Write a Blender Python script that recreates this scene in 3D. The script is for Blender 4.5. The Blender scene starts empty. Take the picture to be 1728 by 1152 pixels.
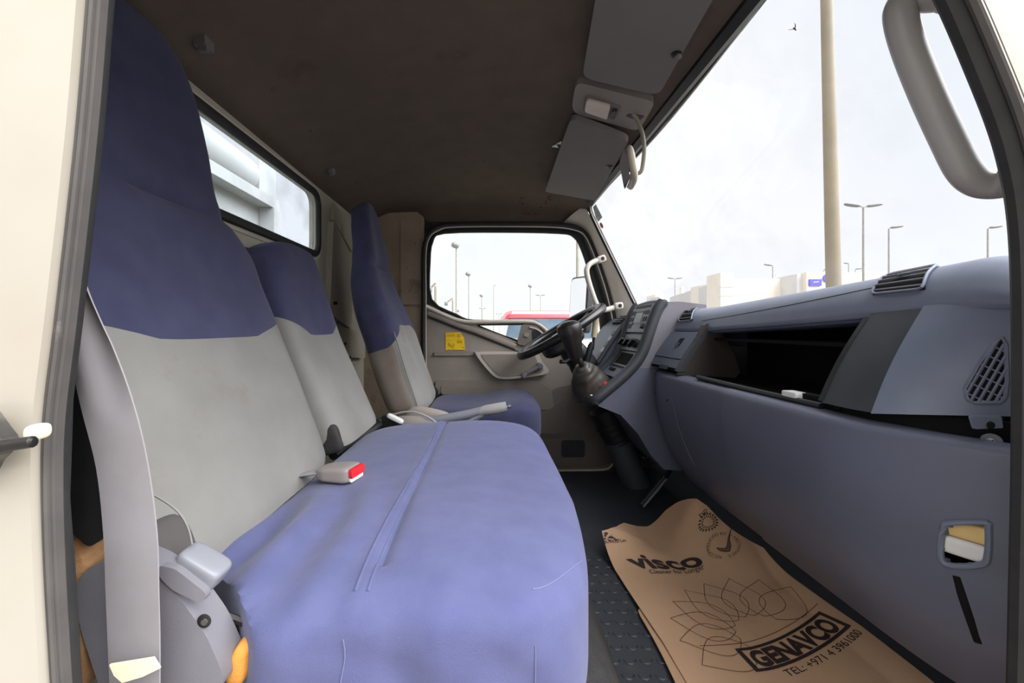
import bpy, bmesh, math, random
from mathutils import Vector, Matrix, noise

S = bpy.context.scene
C = S.collection
R = math.radians
random.seed(7)
H = 1.65                       # height of the viewpoint over the tarmac; builders work relative to it

# ---------------------------------------------------------------- camera
cam_d = bpy.data.cameras.new('camera')
cam = bpy.data.objects.new('camera', cam_d)
C.objects.link(cam)
cam.location = (0, 0, H)
cam.rotation_euler = (R(90), 0, 0)      # looks along +Y, straight across the cab
cam_d.sensor_width = 36
cam_d.lens = 700 / 1728 * 36
cam_d.shift_x = 39 / 1728
cam_d.shift_y = -21 / 1728
cam_d.clip_start = 0.02
cam_d.clip_end = 2000
S.camera = cam

# ---------------------------------------------------------------- sky
W = bpy.data.worlds.new('overcast_sky')
S.world = W
W.use_nodes = True
nt = W.node_tree
nt.nodes.clear()
def wn(t, **k):
    n = nt.nodes.new(t)
    for a, b in k.items(): setattr(n, a, b)
    return n
out = wn('ShaderNodeOutputWorld')
bg = wn('ShaderNodeBackground')
tc = wn('ShaderNodeTexCoord')
sep = wn('ShaderNodeSeparateXYZ')
nt.links.new(tc.outputs['Generated'], sep.inputs[0])
nz = wn('ShaderNodeTexNoise')
nz.inputs['Scale'].default_value = 2.2
nz.inputs['Detail'].default_value = 3
nt.links.new(tc.outputs['Generated'], nz.inputs['Vector'])
cr = wn('ShaderNodeValToRGB')           # thin cloud: faintly blue gaps in a white veil
cr.color_ramp.elements[0].position = 0.30
cr.color_ramp.elements[0].color = (0.90, 0.93, 0.965, 1)
cr.color_ramp.elements[1].position = 0.56
cr.color_ramp.elements[1].color = (1.0, 1.0, 1.0, 1)
nt.links.new(nz.outputs['Fac'], cr.inputs[0])
def ramp(src, f0, f1, t0, t1):
    m = wn('ShaderNodeMapRange', interpolation_type='SMOOTHSTEP')
    for n_, v_ in (('From Min', f0), ('From Max', f1), ('To Min', t0), ('To Max', t1)): m.inputs[n_].default_value = v_
    nt.links.new(src, m.inputs['Value'])
    return m.outputs[0]
def math_(op, a_, b_):
    m = wn('ShaderNodeMath', operation=op)
    for k_, x_ in enumerate((a_, b_)):
        if isinstance(x_, (int, float)): m.inputs[k_].default_value = x_
        else: nt.links.new(x_, m.inputs[k_])
    return m.outputs[0]
dt = wn('ShaderNodeVectorMath', operation='DOT_PRODUCT')      # bright sky patch added out of view to light the seats, ahead and door-side
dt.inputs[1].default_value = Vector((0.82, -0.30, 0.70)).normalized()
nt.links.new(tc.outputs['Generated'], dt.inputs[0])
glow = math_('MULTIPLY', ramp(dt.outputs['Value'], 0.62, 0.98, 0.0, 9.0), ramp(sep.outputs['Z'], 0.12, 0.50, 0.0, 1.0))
rear_side = ramp(sep.outputs['Y'], 0.05, -0.45, 0.0, 1.0)      # unseen door-side sky: dimmed low down, brightened overhead to shape light in the cab
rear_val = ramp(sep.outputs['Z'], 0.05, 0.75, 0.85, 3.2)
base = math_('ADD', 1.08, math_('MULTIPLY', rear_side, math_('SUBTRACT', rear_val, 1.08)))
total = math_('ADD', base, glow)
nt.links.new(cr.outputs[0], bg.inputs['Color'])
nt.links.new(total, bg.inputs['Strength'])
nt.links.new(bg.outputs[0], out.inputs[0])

vs = S.view_settings
S.display_settings.display_device = 'sRGB'
vs.view_transform = 'Standard'
vs.look = 'None'
vs.exposure = 0.0
vs.gamma = 1
vs.use_curve_mapping = False

# ---------------------------------------------------------------- helpers
def P(px, py, Y): return Vector(((px - 825) / 700 * Y, Y, (555 - py) / 700 * Y))
def lerp(a, b, t): return a + (b - a) * t
def clamp(x, a=0.0, b=1.0): return max(a, min(b, x))
def lin(c): return tuple(((v / 255) / 12.92 if v / 255 <= 0.04045 else ((v / 255 + 0.055) / 1.055) ** 2.4) for v in c) + (1,)
ORG = {}
def org(parent, loc):
    if parent is not None: return ORG[parent.name]
    return Vector(loc) if loc is not None else Vector((0, 0, -H))
def props(o, label, cat, group, kind):
    if label: o['label'] = label
    if cat: o['category'] = cat
    if group: o['group'] = group
    if kind: o['kind'] = kind
def thing(name, label, cat, loc, group=None, kind=None):
    o = bpy.data.objects.new(name, None)
    C.objects.link(o)
    loc = Vector(loc)
    o.location = loc + Vector((0, 0, H))
    o.empty_display_size = 0.05
    ORG[o.name] = loc
    props(o, label, cat, group, kind)
    return o
def obj(name, bm, m, parent=None, loc=None, bevel=0, seg=2, ang=38, label=None, cat=None, group=None, kind=None, flat=False, recalc=True):
    if bevel:
        es = [e for e in bm.edges if len(e.link_faces) == 2 and e.calc_face_angle(0) > R(30)]
        bmesh.ops.bevel(bm, geom=es, offset=bevel, segments=seg, affect='EDGES', profile=0.55, clamp_overlap=True)
    if recalc: bmesh.ops.recalc_face_normals(bm, faces=bm.faces[:])
    L = org(parent, loc)
    for v in bm.verts: v.co -= L
    for f in bm.faces: f.smooth = not flat
    for e in bm.edges:
        if len(e.link_faces) == 2 and e.calc_face_angle(0) > R(ang): e.smooth = False
    me = bpy.data.meshes.new(name)
    bm.to_mesh(me)
    bm.free()
    for x in (m if isinstance(m, (list, tuple)) else [m]): me.materials.append(x)
    o = bpy.data.objects.new(name, me)
    C.objects.link(o)
    if parent is not None: o.parent = parent
    else: o.location = L + Vector((0, 0, H))
    ORG[o.name] = L
    props(o, label, cat, group, kind)
    return o
def NB(): return bmesh.new()
def vec(p): return Vector(p)

def box(bm, a, b, M=None):
    a, b = vec(a), vec(b)
    vs_ = []
    for k in range(8):
        p = Vector((b.x if k & 1 else a.x, b.y if k & 2 else a.y, b.z if k & 4 else a.z))
        vs_.append(bm.verts.new(M @ p if M else p))
    for f in ((0, 2, 3, 1), (4, 5, 7, 6), (0, 1, 5, 4), (2, 6, 7, 3), (0, 4, 6, 2), (1, 3, 7, 5)):
        bm.faces.new([vs_[i] for i in f])
    return vs_
def loft(bm, rings, closed=True, cap=True, mi=None):
    rs = [[bm.verts.new(p) for p in r] for r in rings]
    n = len(rs[0])
    for i in range(len(rs) - 1):
        for j in range(n if closed else n - 1):
            f = bm.faces.new((rs[i][j], rs[i][(j + 1) % n], rs[i + 1][(j + 1) % n], rs[i + 1][j]))
            if mi: f.material_index = mi(i, j)
    if cap and closed:
        bm.faces.new(rs[0][::-1])
        bm.faces.new(rs[-1])
    return rs
def frames(pts, closed=False):
    n = len(pts)
    T = []
    for i in range(n):
        if closed: d = pts[(i + 1) % n] - pts[i - 1]
        else: d = pts[min(i + 1, n - 1)] - pts[max(i - 1, 0)]
        T.append(d.normalized())
    up = Vector((0, 0, 1)) if abs(T[0].z) < 0.9 else Vector((0, 1, 0))
    N = (up - T[0] * up.dot(T[0])).normalized()
    out_ = []
    for i in range(n):
        N = N - T[i] * N.dot(T[i])
        N.normalize()
        out_.append((T[i], N.copy(), T[i].cross(N)))
    return out_
def smooth(pts, k=4, closed=False):
    """Catmull-Rom through the points"""
    pts = [vec(p) for p in pts]
    n = len(pts)
    res = []
    for i in range(n if closed else n - 1):
        g = lambda j: pts[j % n] if closed else pts[max(0, min(n - 1, j))]
        p0, p1, p2, p3 = g(i - 1), g(i), g(i + 1), g(i + 2)
        for s in range(k):
            t = s / k
            res.append(0.5 * ((2 * p1) + (p2 - p0) * t + (2 * p0 - 5 * p1 + 4 * p2 - p3) * t * t + (3 * p1 - p0 - 3 * p2 + p3) * t ** 3))
    if not closed: res.append(pts[-1])
    return res
def tube(bm, pts, r, n=10, cap=True, closed=False, up=None, flat=1.0):
    """sweep a circle (or an ellipse: flat = ratio across 'up') along the points"""
    pts = [vec(p) for p in pts]
    fr = frames(pts, closed)
    rings = []
    for i, p in enumerate(pts):
        T, N, B = fr[i]
        if up is not None:
            u = vec(up)
            N = (u - T * u.dot(T)).normalized()
            B = T.cross(N)
        rr = r[i] if isinstance(r, (list, tuple)) else r
        rings.append([p + N * (rr * flat * math.cos(2 * math.pi * j / n)) + B * (rr * math.sin(2 * math.pi * j / n)) for j in range(n)])
    if closed:
        rings.append(rings[0])
        rs = [[bm.verts.new(q) for q in ring] for ring in rings[:-1]]
        for i in range(len(rs)):
            a, b = rs[i], rs[(i + 1) % len(rs)]
            for j in range(n): bm.faces.new((a[j], a[(j + 1) % n], b[(j + 1) % n], b[j]))
    else: loft(bm, rings, True, cap)
def rpoly(pts, r, n=5):
    """2-D polygon with rounded corners (r: one radius or one per corner)"""
    res = []
    m = len(pts)
    for i in range(m):
        p = Vector(pts[i]).to_2d()
        a = Vector(pts[i - 1]).to_2d() - p
        b = Vector(pts[(i + 1) % m]).to_2d() - p
        rr = r[i] if isinstance(r, (list, tuple)) else r
        la, lb = a.length, b.length
        a.normalize(); b.normalize()
        k = min(rr, la * 0.48, lb * 0.48)
        if k < 1e-5: res.append(p); continue
        p0, p1 = p + a * k, p + b * k
        for s in range(n + 1):
            t = s / n
            res.append(p0 * (1 - t) ** 2 + p * (2 * t * (1 - t)) + p1 * t * t)
    return res
def prism(bm, poly, fn, t0, t1):
    """polygon extruded; fn(a, b, t) -> point"""
    a = [bm.verts.new(fn(p[0], p[1], t0)) for p in poly]
    b = [bm.verts.new(fn(p[0], p[1], t1)) for p in poly]
    n = len(poly)
    bm.faces.new(a[::-1]); bm.faces.new(b)
    for i in range(n): bm.faces.new((a[i], a[(i + 1) % n], b[(i + 1) % n], b[i]))
def holed(bm, outer, holes, fn, t0, t1):
    """a plate with holes"""
    def layer(t):
        es, loops = [], []
        for lp in [outer] + holes:
            vs_ = [bm.verts.new(fn(p[0], p[1], t)) for p in lp]
            loops.append(vs_)
            es += [bm.edges.new((vs_[i], vs_[(i + 1) % len(vs_)])) for i in range(len(vs_))]
        bmesh.ops.triangle_fill(bm, use_beauty=True, use_dissolve=False, edges=es)
        return loops
    A, B = layer(t0), layer(t1)
    for a, b in zip(A, B):
        n = len(a)
        for i in range(n): bm.faces.new((a[i], a[(i + 1) % n], b[(i + 1) % n], b[i]))
def grid(bm, nu, nv, fn, skip=None):
    vs_ = [[bm.verts.new(fn(i / nu, j / nv)) for j in range(nv + 1)] for i in range(nu + 1)]
    fs = []
    for i in range(nu):
        for j in range(nv):
            if skip and skip((i + .5) / nu, (j + .5) / nv): continue
            fs.append(bm.faces.new((vs_[i][j], vs_[i + 1][j], vs_[i + 1][j + 1], vs_[i][j + 1])))
    return fs
def slab(bm, nu, nv, fn, off, skip=None):
    """grid given a thickness by the vector (or function) off"""
    o = off if callable(off) else (lambda u, v: Vector(off))
    A = {}
    B = {}
    keep = {}
    for i in range(nu):
        for j in range(nv):
            keep[i, j] = not (skip and skip((i + .5) / nu, (j + .5) / nv))
    def va(i, j):
        if (i, j) not in A:
            p = vec(fn(i / nu, j / nv)); A[i, j] = bm.verts.new(p); B[i, j] = bm.verts.new(p + vec(o(i / nu, j / nv)))
        return A[i, j], B[i, j]
    for i in range(nu):
        for j in range(nv):
            if not keep[i, j]: continue
            q = [va(i, j), va(i + 1, j), va(i + 1, j + 1), va(i, j + 1)]
            bm.faces.new([x[0] for x in q]); bm.faces.new([x[1] for x in q][::-1])
            for (di, dj, a, b) in ((0, -1, 0, 1), (1, 0, 1, 2), (0, 1, 2, 3), (-1, 0, 3, 0)):
                if not keep.get((i + di, j + dj), False):
                    bm.faces.new((q[a][1], q[b][1], q[b][0], q[a][0]))
def sbox(bm, c, h, n=6.0, res=10, M=None, fn=None):
    """rounded cushion-like box: a cube mesh pulled onto a superellipsoid"""
    c, h = vec(c), vec(h)
    key = {}
    def vert(p):
        k = (round(p[0], 5), round(p[1], 5), round(p[2], 5))
        if k not in key:
            L = (abs(p[0]) ** n + abs(p[1]) ** n + abs(p[2]) ** n) ** (1 / n)
            q = Vector((p[0] / L * h.x, p[1] / L * h.y, p[2] / L * h.z))
            if fn: q = fn(q)
            if M: q = M @ q
            key[k] = bm.verts.new(c + q)
        return key[k]
    rs = res if isinstance(res, (tuple, list)) else (res, res, res)
    def lin_(i, m): return math.sin((i / m - 0.5) * math.pi * 0.5) / math.sin(math.pi * .25) * 1.0
    for ax in range(3):
        o1, o2 = [k for k in range(3) if k != ax]
        for s in (-1, 1):
            for i in range(rs[o1]):
                for j in range(rs[o2]):
                    q = []
                    for (di, dj) in ((0, 0), (1, 0), (1, 1), (0, 1)):
                        p = [0, 0, 0]
                        p[ax] = s
                        p[o1] = lin_(i + di, rs[o1]); p[o2] = lin_(j + dj, rs[o2])
                        q.append(vert(p))
                    if len(set(q)) == 4: bm.faces.new(q)
def rot(ax, deg): return Matrix.Rotation(R(deg), 3, ax)
def cyl(bm, a, b, r, n=16, r2=None, cap=True):
    tube(bm, [a, b], [r, r if r2 is None else r2], n, cap)
def lathe(bm, prof, M, n=20):
    """prof: (radius, height) list; M places it"""
    rings = [[M @ Vector((r * math.cos(2 * math.pi * j / n), r * math.sin(2 * math.pi * j / n), z)) for j in range(n)] for r, z in prof]
    loft(bm, rings)
def axis_m(o, z):
    """4x4 with local z along 'z' at o"""
    z = vec(z).normalized()
    q = Vector((0, 0, 1)).rotation_difference(z)
    return Matrix.Translation(vec(o)) @ q.to_matrix().to_4x4()
def disp(bm, fn):
    for v in bm.verts: v.co = fn(v.co)
def nz3(p, s, seed=0): return noise.noise(Vector((p.x * s + seed, p.y * s - seed, p.z * s + 2 * seed)))
def hit(px, py, F, u0, u1, v0, v1):
    """parameters at which surface F(u, v) is seen at a pixel"""
    best = None
    for it in range(7):
        N = 14
        for i in range(N + 1):
            for j in range(N + 1):
                u, v = lerp(u0, u1, i / N), lerp(v0, v1, j / N)
                q = F(u, v)
                d = (825 + 700 * q.x / q.y - px) ** 2 + (555 - 700 * q.z / q.y - py) ** 2
                if best is None or d < best[0]: best = (d, u, v)
        du, dv = (u1 - u0) * 0.2, (v1 - v0) * 0.2
        u0, u1, v0, v1 = best[1] - du, best[1] + du, best[2] - dv, best[2] + dv
    return best[1], best[2]
def txt(body, size, bold=0.0, space=1.0, align='CENTER'):
    """outline of a word as flat (verts, faces)"""
    cu = bpy.data.curves.new('word', 'FONT')
    cu.body = body; cu.size = size; cu.align_x = align; cu.offset = bold; cu.space_character = space; cu.resolution_u = 4
    o = bpy.data.objects.new('word', cu)
    C.objects.link(o)
    dg = bpy.context.evaluated_depsgraph_get()
    me = bpy.data.meshes.new_from_object(o.evaluated_get(dg))
    r = ([v.co.to_2d() for v in me.vertices], [list(p.vertices) for p in me.polygons])
    bpy.data.objects.remove(o); bpy.data.curves.remove(cu); bpy.data.meshes.remove(me)
    return r
def put(bm, vf, fn):
    vs_ = [bm.verts.new(fn(v)) for v in vf[0]]
    for f in vf[1]:
        try: bm.faces.new([vs_[i] for i in f])
        except ValueError: pass
def ribbon2(bm, pts, w, fn):
    """thin drawn line through 2-D points"""
    a = []
    for i, p in enumerate(pts):
        p = Vector(p).to_2d()
        d = Vector(pts[min(i + 1, len(pts) - 1)]).to_2d() - Vector(pts[max(i - 1, 0)]).to_2d()
        d.normalize()
        nn = Vector((-d.y, d.x)) * (w / 2)
        a.append((bm.verts.new(fn(p + nn)), bm.verts.new(fn(p - nn))))
    for i in range(len(a) - 1): bm.faces.new((a[i][0], a[i + 1][0], a[i + 1][1], a[i][1]))

# ---------------------------------------------------------------- materials
def mat(name, c, rough=0.6, metal=0.0, c2=None, ns=40.0, bs=0.0, bscale=300.0, spec=0.5, stain=None, coat=0.0, wave=None, sheen=0.0):
    """principled surface; c2 mottles the colour at scale ns, stain = (colour, scale, threshold) adds worn patches, bs a fine bump"""
    m = bpy.data.materials.new(name)
    m.use_nodes = True
    t = m.node_tree
    b = t.nodes['Principled BSDF']
    b.inputs['Roughness'].default_value = rough
    b.inputs['Metallic'].default_value = metal
    b.inputs['Specular IOR Level'].default_value = spec
    b.inputs['Coat Weight'].default_value = coat
    b.inputs['Sheen Weight'].default_value = sheen
    b.inputs['Base Color'].default_value = lin(c)
    tcn = t.nodes.new('ShaderNodeTexCoord')
    col = None
    if c2 is not None:
        n1 = t.nodes.new('ShaderNodeTexNoise'); n1.inputs['Scale'].default_value = ns; n1.inputs['Detail'].default_value = 5
        t.links.new(tcn.outputs['Object'], n1.inputs['Vector'])
        r1 = t.nodes.new('ShaderNodeValToRGB')
        r1.color_ramp.elements[0].position = 0.35; r1.color_ramp.elements[0].color = lin(c)
        r1.color_ramp.elements[1].position = 0.68; r1.color_ramp.elements[1].color = lin(c2)
        t.links.new(n1.outputs['Fac'], r1.inputs[0])
        col = r1.outputs[0]
    if stain is not None:
        n2 = t.nodes.new('ShaderNodeTexNoise'); n2.inputs['Scale'].default_value = stain[1]; n2.inputs['Detail'].default_value = 6
        n2.inputs['Roughness'].default_value = 0.65
        t.links.new(tcn.outputs['Object'], n2.inputs['Vector'])
        r2 = t.nodes.new('ShaderNodeMapRange'); r2.inputs['From Min'].default_value = stain[2]; r2.inputs['From Max'].default_value = stain[2] + 0.14
        t.links.new(n2.outputs['Fac'], r2.inputs['Value'])
        mx = t.nodes.new('ShaderNodeMix'); mx.data_type = 'RGBA'
        mx.inputs['A'].default_value = lin(c); mx.inputs['B'].default_value = lin(stain[0])
        if col is not None: t.links.new(col, mx.inputs['A'])
        t.links.new(r2.outputs[0], mx.inputs['Factor'])
        col = mx.outputs['Result']
    if col is not None: t.links.new(col, b.inputs['Base Color'])
    if bs:
        n3 = t.nodes.new('ShaderNodeTexNoise'); n3.inputs['Scale'].default_value = bscale; n3.inputs['Detail'].default_value = 2
        t.links.new(tcn.outputs['Object'], n3.inputs['Vector'])
        bp = t.nodes.new('ShaderNodeBump'); bp.inputs['Strength'].default_value = bs; bp.inputs['Distance'].default_value = 0.002
        t.links.new(n3.outputs['Fac'], bp.inputs['Height'])
        t.links.new(bp.outputs[0], b.inputs['Normal'])
    return m
def glass(name, tint=(255, 255, 255), refl=0.05, dust=0.0):
    """thin pane: mostly see-through, a little mirror, some dust"""
    m = bpy.data.materials.new(name)
    m.use_nodes = True
    t = m.node_tree
    t.nodes.clear()
    o = t.nodes.new('ShaderNodeOutputMaterial')
    tr = t.nodes.new('ShaderNodeBsdfTransparent'); tr.inputs[0].default_value = lin(tint)
    gl = t.nodes.new('ShaderNodeBsdfGlossy'); gl.inputs['Roughness'].default_value = 0.02
    mx = t.nodes.new('ShaderNodeMixShader'); mx.inputs[0].default_value = refl
    t.links.new(tr.outputs[0], mx.inputs[1]); t.links.new(gl.outputs[0], mx.inputs[2])
    last = mx
    if dust:
        df = t.nodes.new('ShaderNodeBsdfDiffuse'); df.inputs[0].default_value = lin((225, 225, 220))
        tcn = t.nodes.new('ShaderNodeTexCoord')
        n = t.nodes.new('ShaderNodeTexNoise'); n.inputs['Scale'].default_value = 9; n.inputs['Detail'].default_value = 8
        t.links.new(tcn.outputs['Object'], n.inputs['Vector'])
        r = t.nodes.new('ShaderNodeMapRange'); r.inputs['From Min'].default_value = 0.45; r.inputs['From Max'].default_value = 0.9
        r.inputs['To Max'].default_value = dust
        t.links.new(n.outputs['Fac'], r.inputs['Value'])
        m2 = t.nodes.new('ShaderNodeMixShader')
        t.links.new(r.outputs[0], m2.inputs[0]); t.links.new(mx.outputs[0], m2.inputs[1]); t.links.new(df.outputs[0], m2.inputs[2])
        last = m2
    t.links.new(last.outputs[0], o.inputs[0])
    return m

BLUE = mat('blue_seat_fabric', (81, 84, 122), 0.9, c2=(88, 91, 129), ns=22, bs=0.25, bscale=700, spec=0.2, sheen=0.15)
NAVY = mat('navy_seat_fabric', (57, 58, 84), 0.9, c2=(64, 65, 91), ns=22, bs=0.25, bscale=700, spec=0.2, sheen=0.1)
GREYF = mat('grey_seat_fabric', (126, 124, 120), 0.92, c2=(135, 133, 129), ns=9, bs=0.2, bscale=700, spec=0.2, stain=((122, 113, 105), 5, 0.6))
TAUPE = mat('soiled_grey_fabric', (124, 112, 100), 0.92, c2=(140, 130, 120), ns=8, bs=0.2, bscale=700, spec=0.2)
DASH = mat('blue_grey_dash_plastic', (112, 118, 134), 0.36, c2=(116, 122, 138), ns=30, bs=0.12, bscale=900, spec=0.4)
DASH2 = mat('slate_dash_plastic', (84, 90, 104), 0.45, c2=(88, 94, 108), ns=30, bs=0.12, bscale=900, spec=0.4)
KNEE = mat('scuffed_slate_plastic', (92, 95, 110), 0.40, c2=(98, 101, 116), ns=6, bs=0.1, bscale=900, spec=0.45, stain=((130, 130, 138), 55, 0.73))
CHAR = mat('charcoal_plastic', (56, 58, 62), 0.5, c2=(62, 64, 68), ns=20, bs=0.1, bscale=800)
CONS = mat('mauve_grey_plastic', (112, 108, 114), 0.5, c2=(118, 114, 120), ns=20, bs=0.1, bscale=900)
BLACK = mat('black_plastic', (26, 26, 27), 0.45, c2=(32, 32, 33), ns=30)
GLOSSB = mat('glossy_black_plastic', (24, 23, 23), 0.3, c2=(38, 34, 32), ns=9)
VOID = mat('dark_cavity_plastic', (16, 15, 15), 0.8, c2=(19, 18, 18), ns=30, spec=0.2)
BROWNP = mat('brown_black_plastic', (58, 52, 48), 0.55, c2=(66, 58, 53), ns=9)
RUBBER = mat('black_seal_rubber', (32, 31, 31), 0.7, c2=(40, 38, 37), ns=50)
RUBG = mat('grey_worn_seal_rubber', (74, 70, 68), 0.75, c2=(84, 79, 76), ns=25, stain=((140, 132, 122), 14, 0.66))
MATR = mat('dusty_rubber_mat', (46, 48, 54), 0.5, c2=(54, 55, 60), ns=10, bs=0.2, bscale=120, stain=((84, 80, 74), 7, 0.62))
CARPET = mat('dusty_black_cover', (38, 36, 36), 0.75, c2=(47, 45, 44), ns=60, bs=0.5, bscale=200, stain=((74, 70, 65), 40, 0.68))
HEAD = mat('taupe_headliner_felt', (92, 82, 74), 0.95, c2=(98, 87, 78), ns=14, bs=0.5, bscale=420, spec=0.1, stain=((80, 68, 58), 3.5, 0.6))
VISOR = mat('grey_visor_vinyl', (104, 99, 95), 0.75, c2=(108, 103, 99), ns=10, bs=0.15, bscale=500)
BEIGE = mat('beige_trim_plastic', (188, 180, 168), 0.55, c2=(194, 186, 174), ns=12, bs=0.08, bscale=700)
DOORP = mat('taupe_door_plastic', (136, 126, 116), 0.55, c2=(142, 132, 122), ns=12, bs=0.1, bscale=700)
DOORD = mat('dark_taupe_door_plastic', (112, 103, 96), 0.5, c2=(118, 109, 102), ns=12, bs=0.1, bscale=700)
PAINT = mat('cream_body_paint', (174, 167, 155), 0.35, c2=(168, 159, 145), ns=7, coat=0.3, stain=((172, 158, 140), 9, 0.66))
REARP = mat('dusty_cab_paint', (176, 172, 156), 0.5, c2=(168, 163, 146), ns=6, stain=((140, 130, 112), 8, 0.62))
BROWNW = mat('stained_pillar_paint', (136, 118, 100), 0.55, c2=(156, 138, 118), ns=6, stain=((96, 80, 66), 7, 0.6))
GREYP = mat('grey_plastic', (112, 110, 116), 0.5, c2=(118, 116, 122), ns=15, bs=0.1, bscale=800)
GREYL = mat('light_grey_plastic', (130, 131, 138), 0.45, c2=(134, 135, 142), ns=15)
HANDG = mat('grey_handle_plastic', (162, 158, 155), 0.4, c2=(156, 152, 150), ns=15)
BELT = mat('grey_belt_webbing', (152, 148, 152), 0.75, c2=(142, 136, 138), ns=12, bs=0.08, bscale=1600, stain=((110, 104, 104), 9, 0.64))
CREAM = mat('cream_tag_cloth', (228, 214, 186), 0.8, c2=(222, 206, 176), ns=30)
METAL = mat('bare_metal', (150, 148, 144), 0.35, 0.9, c2=(120, 116, 112), ns=30)
DMETAL = mat('dark_metal', (70, 68, 66), 0.45, 0.8, c2=(54, 52, 50), ns=30)
RED = mat('red_plastic', (212, 40, 48), 0.4, c2=(204, 36, 44), ns=30)
WHITEP = mat('white_plastic', (226, 224, 220), 0.5, c2=(218, 216, 212), ns=20)
AMBER = mat('amber_plastic', (206, 170, 96), 0.4, c2=(222, 190, 124), ns=25)
PAPER = mat('brown_kraft_paper', (186, 150, 118), 0.85, c2=(178, 142, 110), ns=6, bs=0.15, bscale=200, stain=((164, 130, 102), 4, 0.62))
PAPER2 = mat('under_kraft_paper', (180, 144, 112), 0.85, c2=(174, 138, 106), ns=6, bs=0.15, bscale=200)
INK = mat('dark_print_ink', (38, 26, 26), 0.7, c2=(46, 30, 28), ns=60)
INKL = mat('brown_print_line', (78, 48, 38), 0.7, c2=(88, 56, 44), ns=60)
INKM = mat('mid_brown_print', (104, 76, 64), 0.7, c2=(96, 68, 58), ns=60)
YELLOW = mat('yellow_notice_paper', (246, 200, 20), 0.6, c2=(250, 208, 36), ns=30)
YINK = mat('ochre_notice_print', (206, 158, 8), 0.6, c2=(214, 166, 14), ns=40)
ORANGE = mat('orange_foam', (208, 142, 62), 0.85, c2=(196, 130, 54), ns=40, bs=0.3, bscale=300)
FOAM = mat('brown_fibre_padding', (132, 96, 62), 0.95, c2=(154, 116, 78), ns=45, bs=0.6, bscale=220)
WGLASS = glass('clear_windscreen_glass', (252, 253, 255), 0.03, 0.06)
DGLASS = glass('clear_door_glass', (254, 255, 255), 0.012, 0.02)
RGLASS = glass('dusty_rear_glass', (246, 250, 255), 0.05, 0.25)
MIRR = mat('mirror_glass', (240, 242, 245), 0.03, 1.0, c2=(238, 240, 243), ns=3)
ASPH = mat('grey_tarmac', (150, 146, 140), 0.9, c2=(138, 134, 128), ns=0.8, bs=0.3, bscale=40)
GALV = mat('galvanised_pole_steel', (160, 156, 148), 0.5, 0.3, c2=(146, 142, 132), ns=3)
POLEB = mat('beige_painted_pole', (146, 134, 112), 0.6, c2=(132, 122, 102), ns=1.5)
LAMPH = mat('grey_lamp_head', (118, 118, 116), 0.5, c2=(130, 130, 128), ns=6)
STUCCO = mat('cream_stucco', (226, 217, 203), 0.9, c2=(222, 212, 197), ns=1.2)
STUCCO2 = mat('pale_grey_stucco', (206, 204, 200), 0.9, c2=(200, 198, 194), ns=1.2)
SIGNB = mat('violet_sign_panel', (92, 86, 178), 0.5, c2=(98, 92, 184), ns=4)
BUSRED = mat('red_vehicle_paint', (214, 40, 56), 0.35, c2=(206, 36, 52), ns=2, coat=0.4)
BUSWH = mat('white_vehicle_paint', (236, 238, 240), 0.35, c2=(230, 232, 235), ns=2, coat=0.4)
TINT = mat('tinted_vehicle_glass', (72, 90, 106), 0.2, c2=(100, 116, 130), ns=2.5)
TYRE = mat('black_tyre_rubber', (30, 30, 30), 0.8, c2=(38, 38, 38), ns=20)
WBODY = mat('white_load_body_paint', (182, 183, 180), 0.5, c2=(174, 175, 172), ns=4, stain=((136, 134, 128), 6, 0.68))
LENS = mat('milky_lamp_lens', (190, 176, 166), 0.35, c2=(180, 166, 156), ns=20)
LCD = mat('grey_radio_display', (150, 156, 158), 0.25, c2=(140, 146, 150), ns=20)
SILV = mat('silver_radio_face', (120, 124, 130), 0.35, 0.2, c2=(110, 114, 122), ns=30)
MARK = mat('faded_sticker_print', (196, 204, 204), 0.6, c2=(170, 178, 178), ns=60)
RUST = mat('orange_brown_sticker', (190, 108, 74), 0.6, c2=(170, 90, 62), ns=80)
STAINR = mat('dried_red_stain', (94, 44, 36), 0.9, c2=(104, 52, 42), ns=60)

# ================================================================ the setting: ground and cab shell
bm = NB()
grid(bm, 8, 8, lambda u, v: Vector((lerp(-150, 250, u), lerp(-60, 340, v), -H)))
obj('ground', bm, ASPH, kind='structure', label='grey tarmac of the vehicle yard around the truck')

YF = 2.05                                  # inner face of the far (driver's) door
CP = [(-.64, .508), (-.60, .522), (-.52, .566), (-.40, .604), (-.2, .632), (0, .64), (.18, .63), (.32, .61), (.42, .588), (.475, .572)]
CPS = smooth([(a, 0, b) for a, b in CP], 4)
def ceil_z(x, y):
    for a, b in zip(CPS, CPS[1:]):
        if a.x <= x <= b.x: z = lerp(a.z, b.z, (x - a.x) / (b.x - a.x)); break
    else: z = CPS[0].z if x < CPS[0].x else CPS[-1].z
    t = clamp((y - 1.72) / 0.34)
    edge = .535 if x > -.33 else .575
    z2 = z - max(0, z - edge) * (1 - math.sqrt(max(0, 1 - t * t)))
    t = clamp((.60 - y) / .28)
    return z2 - .13 * t * t
bm = NB()
slab(bm, 36, 40, lambda u, v: (lambda p, y: Vector((p.x, y, ceil_z(p.x, y))))(CPS[round(u * 36)], lerp(.30, 2.07, v)), (0, 0, .05))
ceiling = obj('ceiling', bm, HEAD, kind='structure', label='dark taupe felt headliner of the truck cab')
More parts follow.
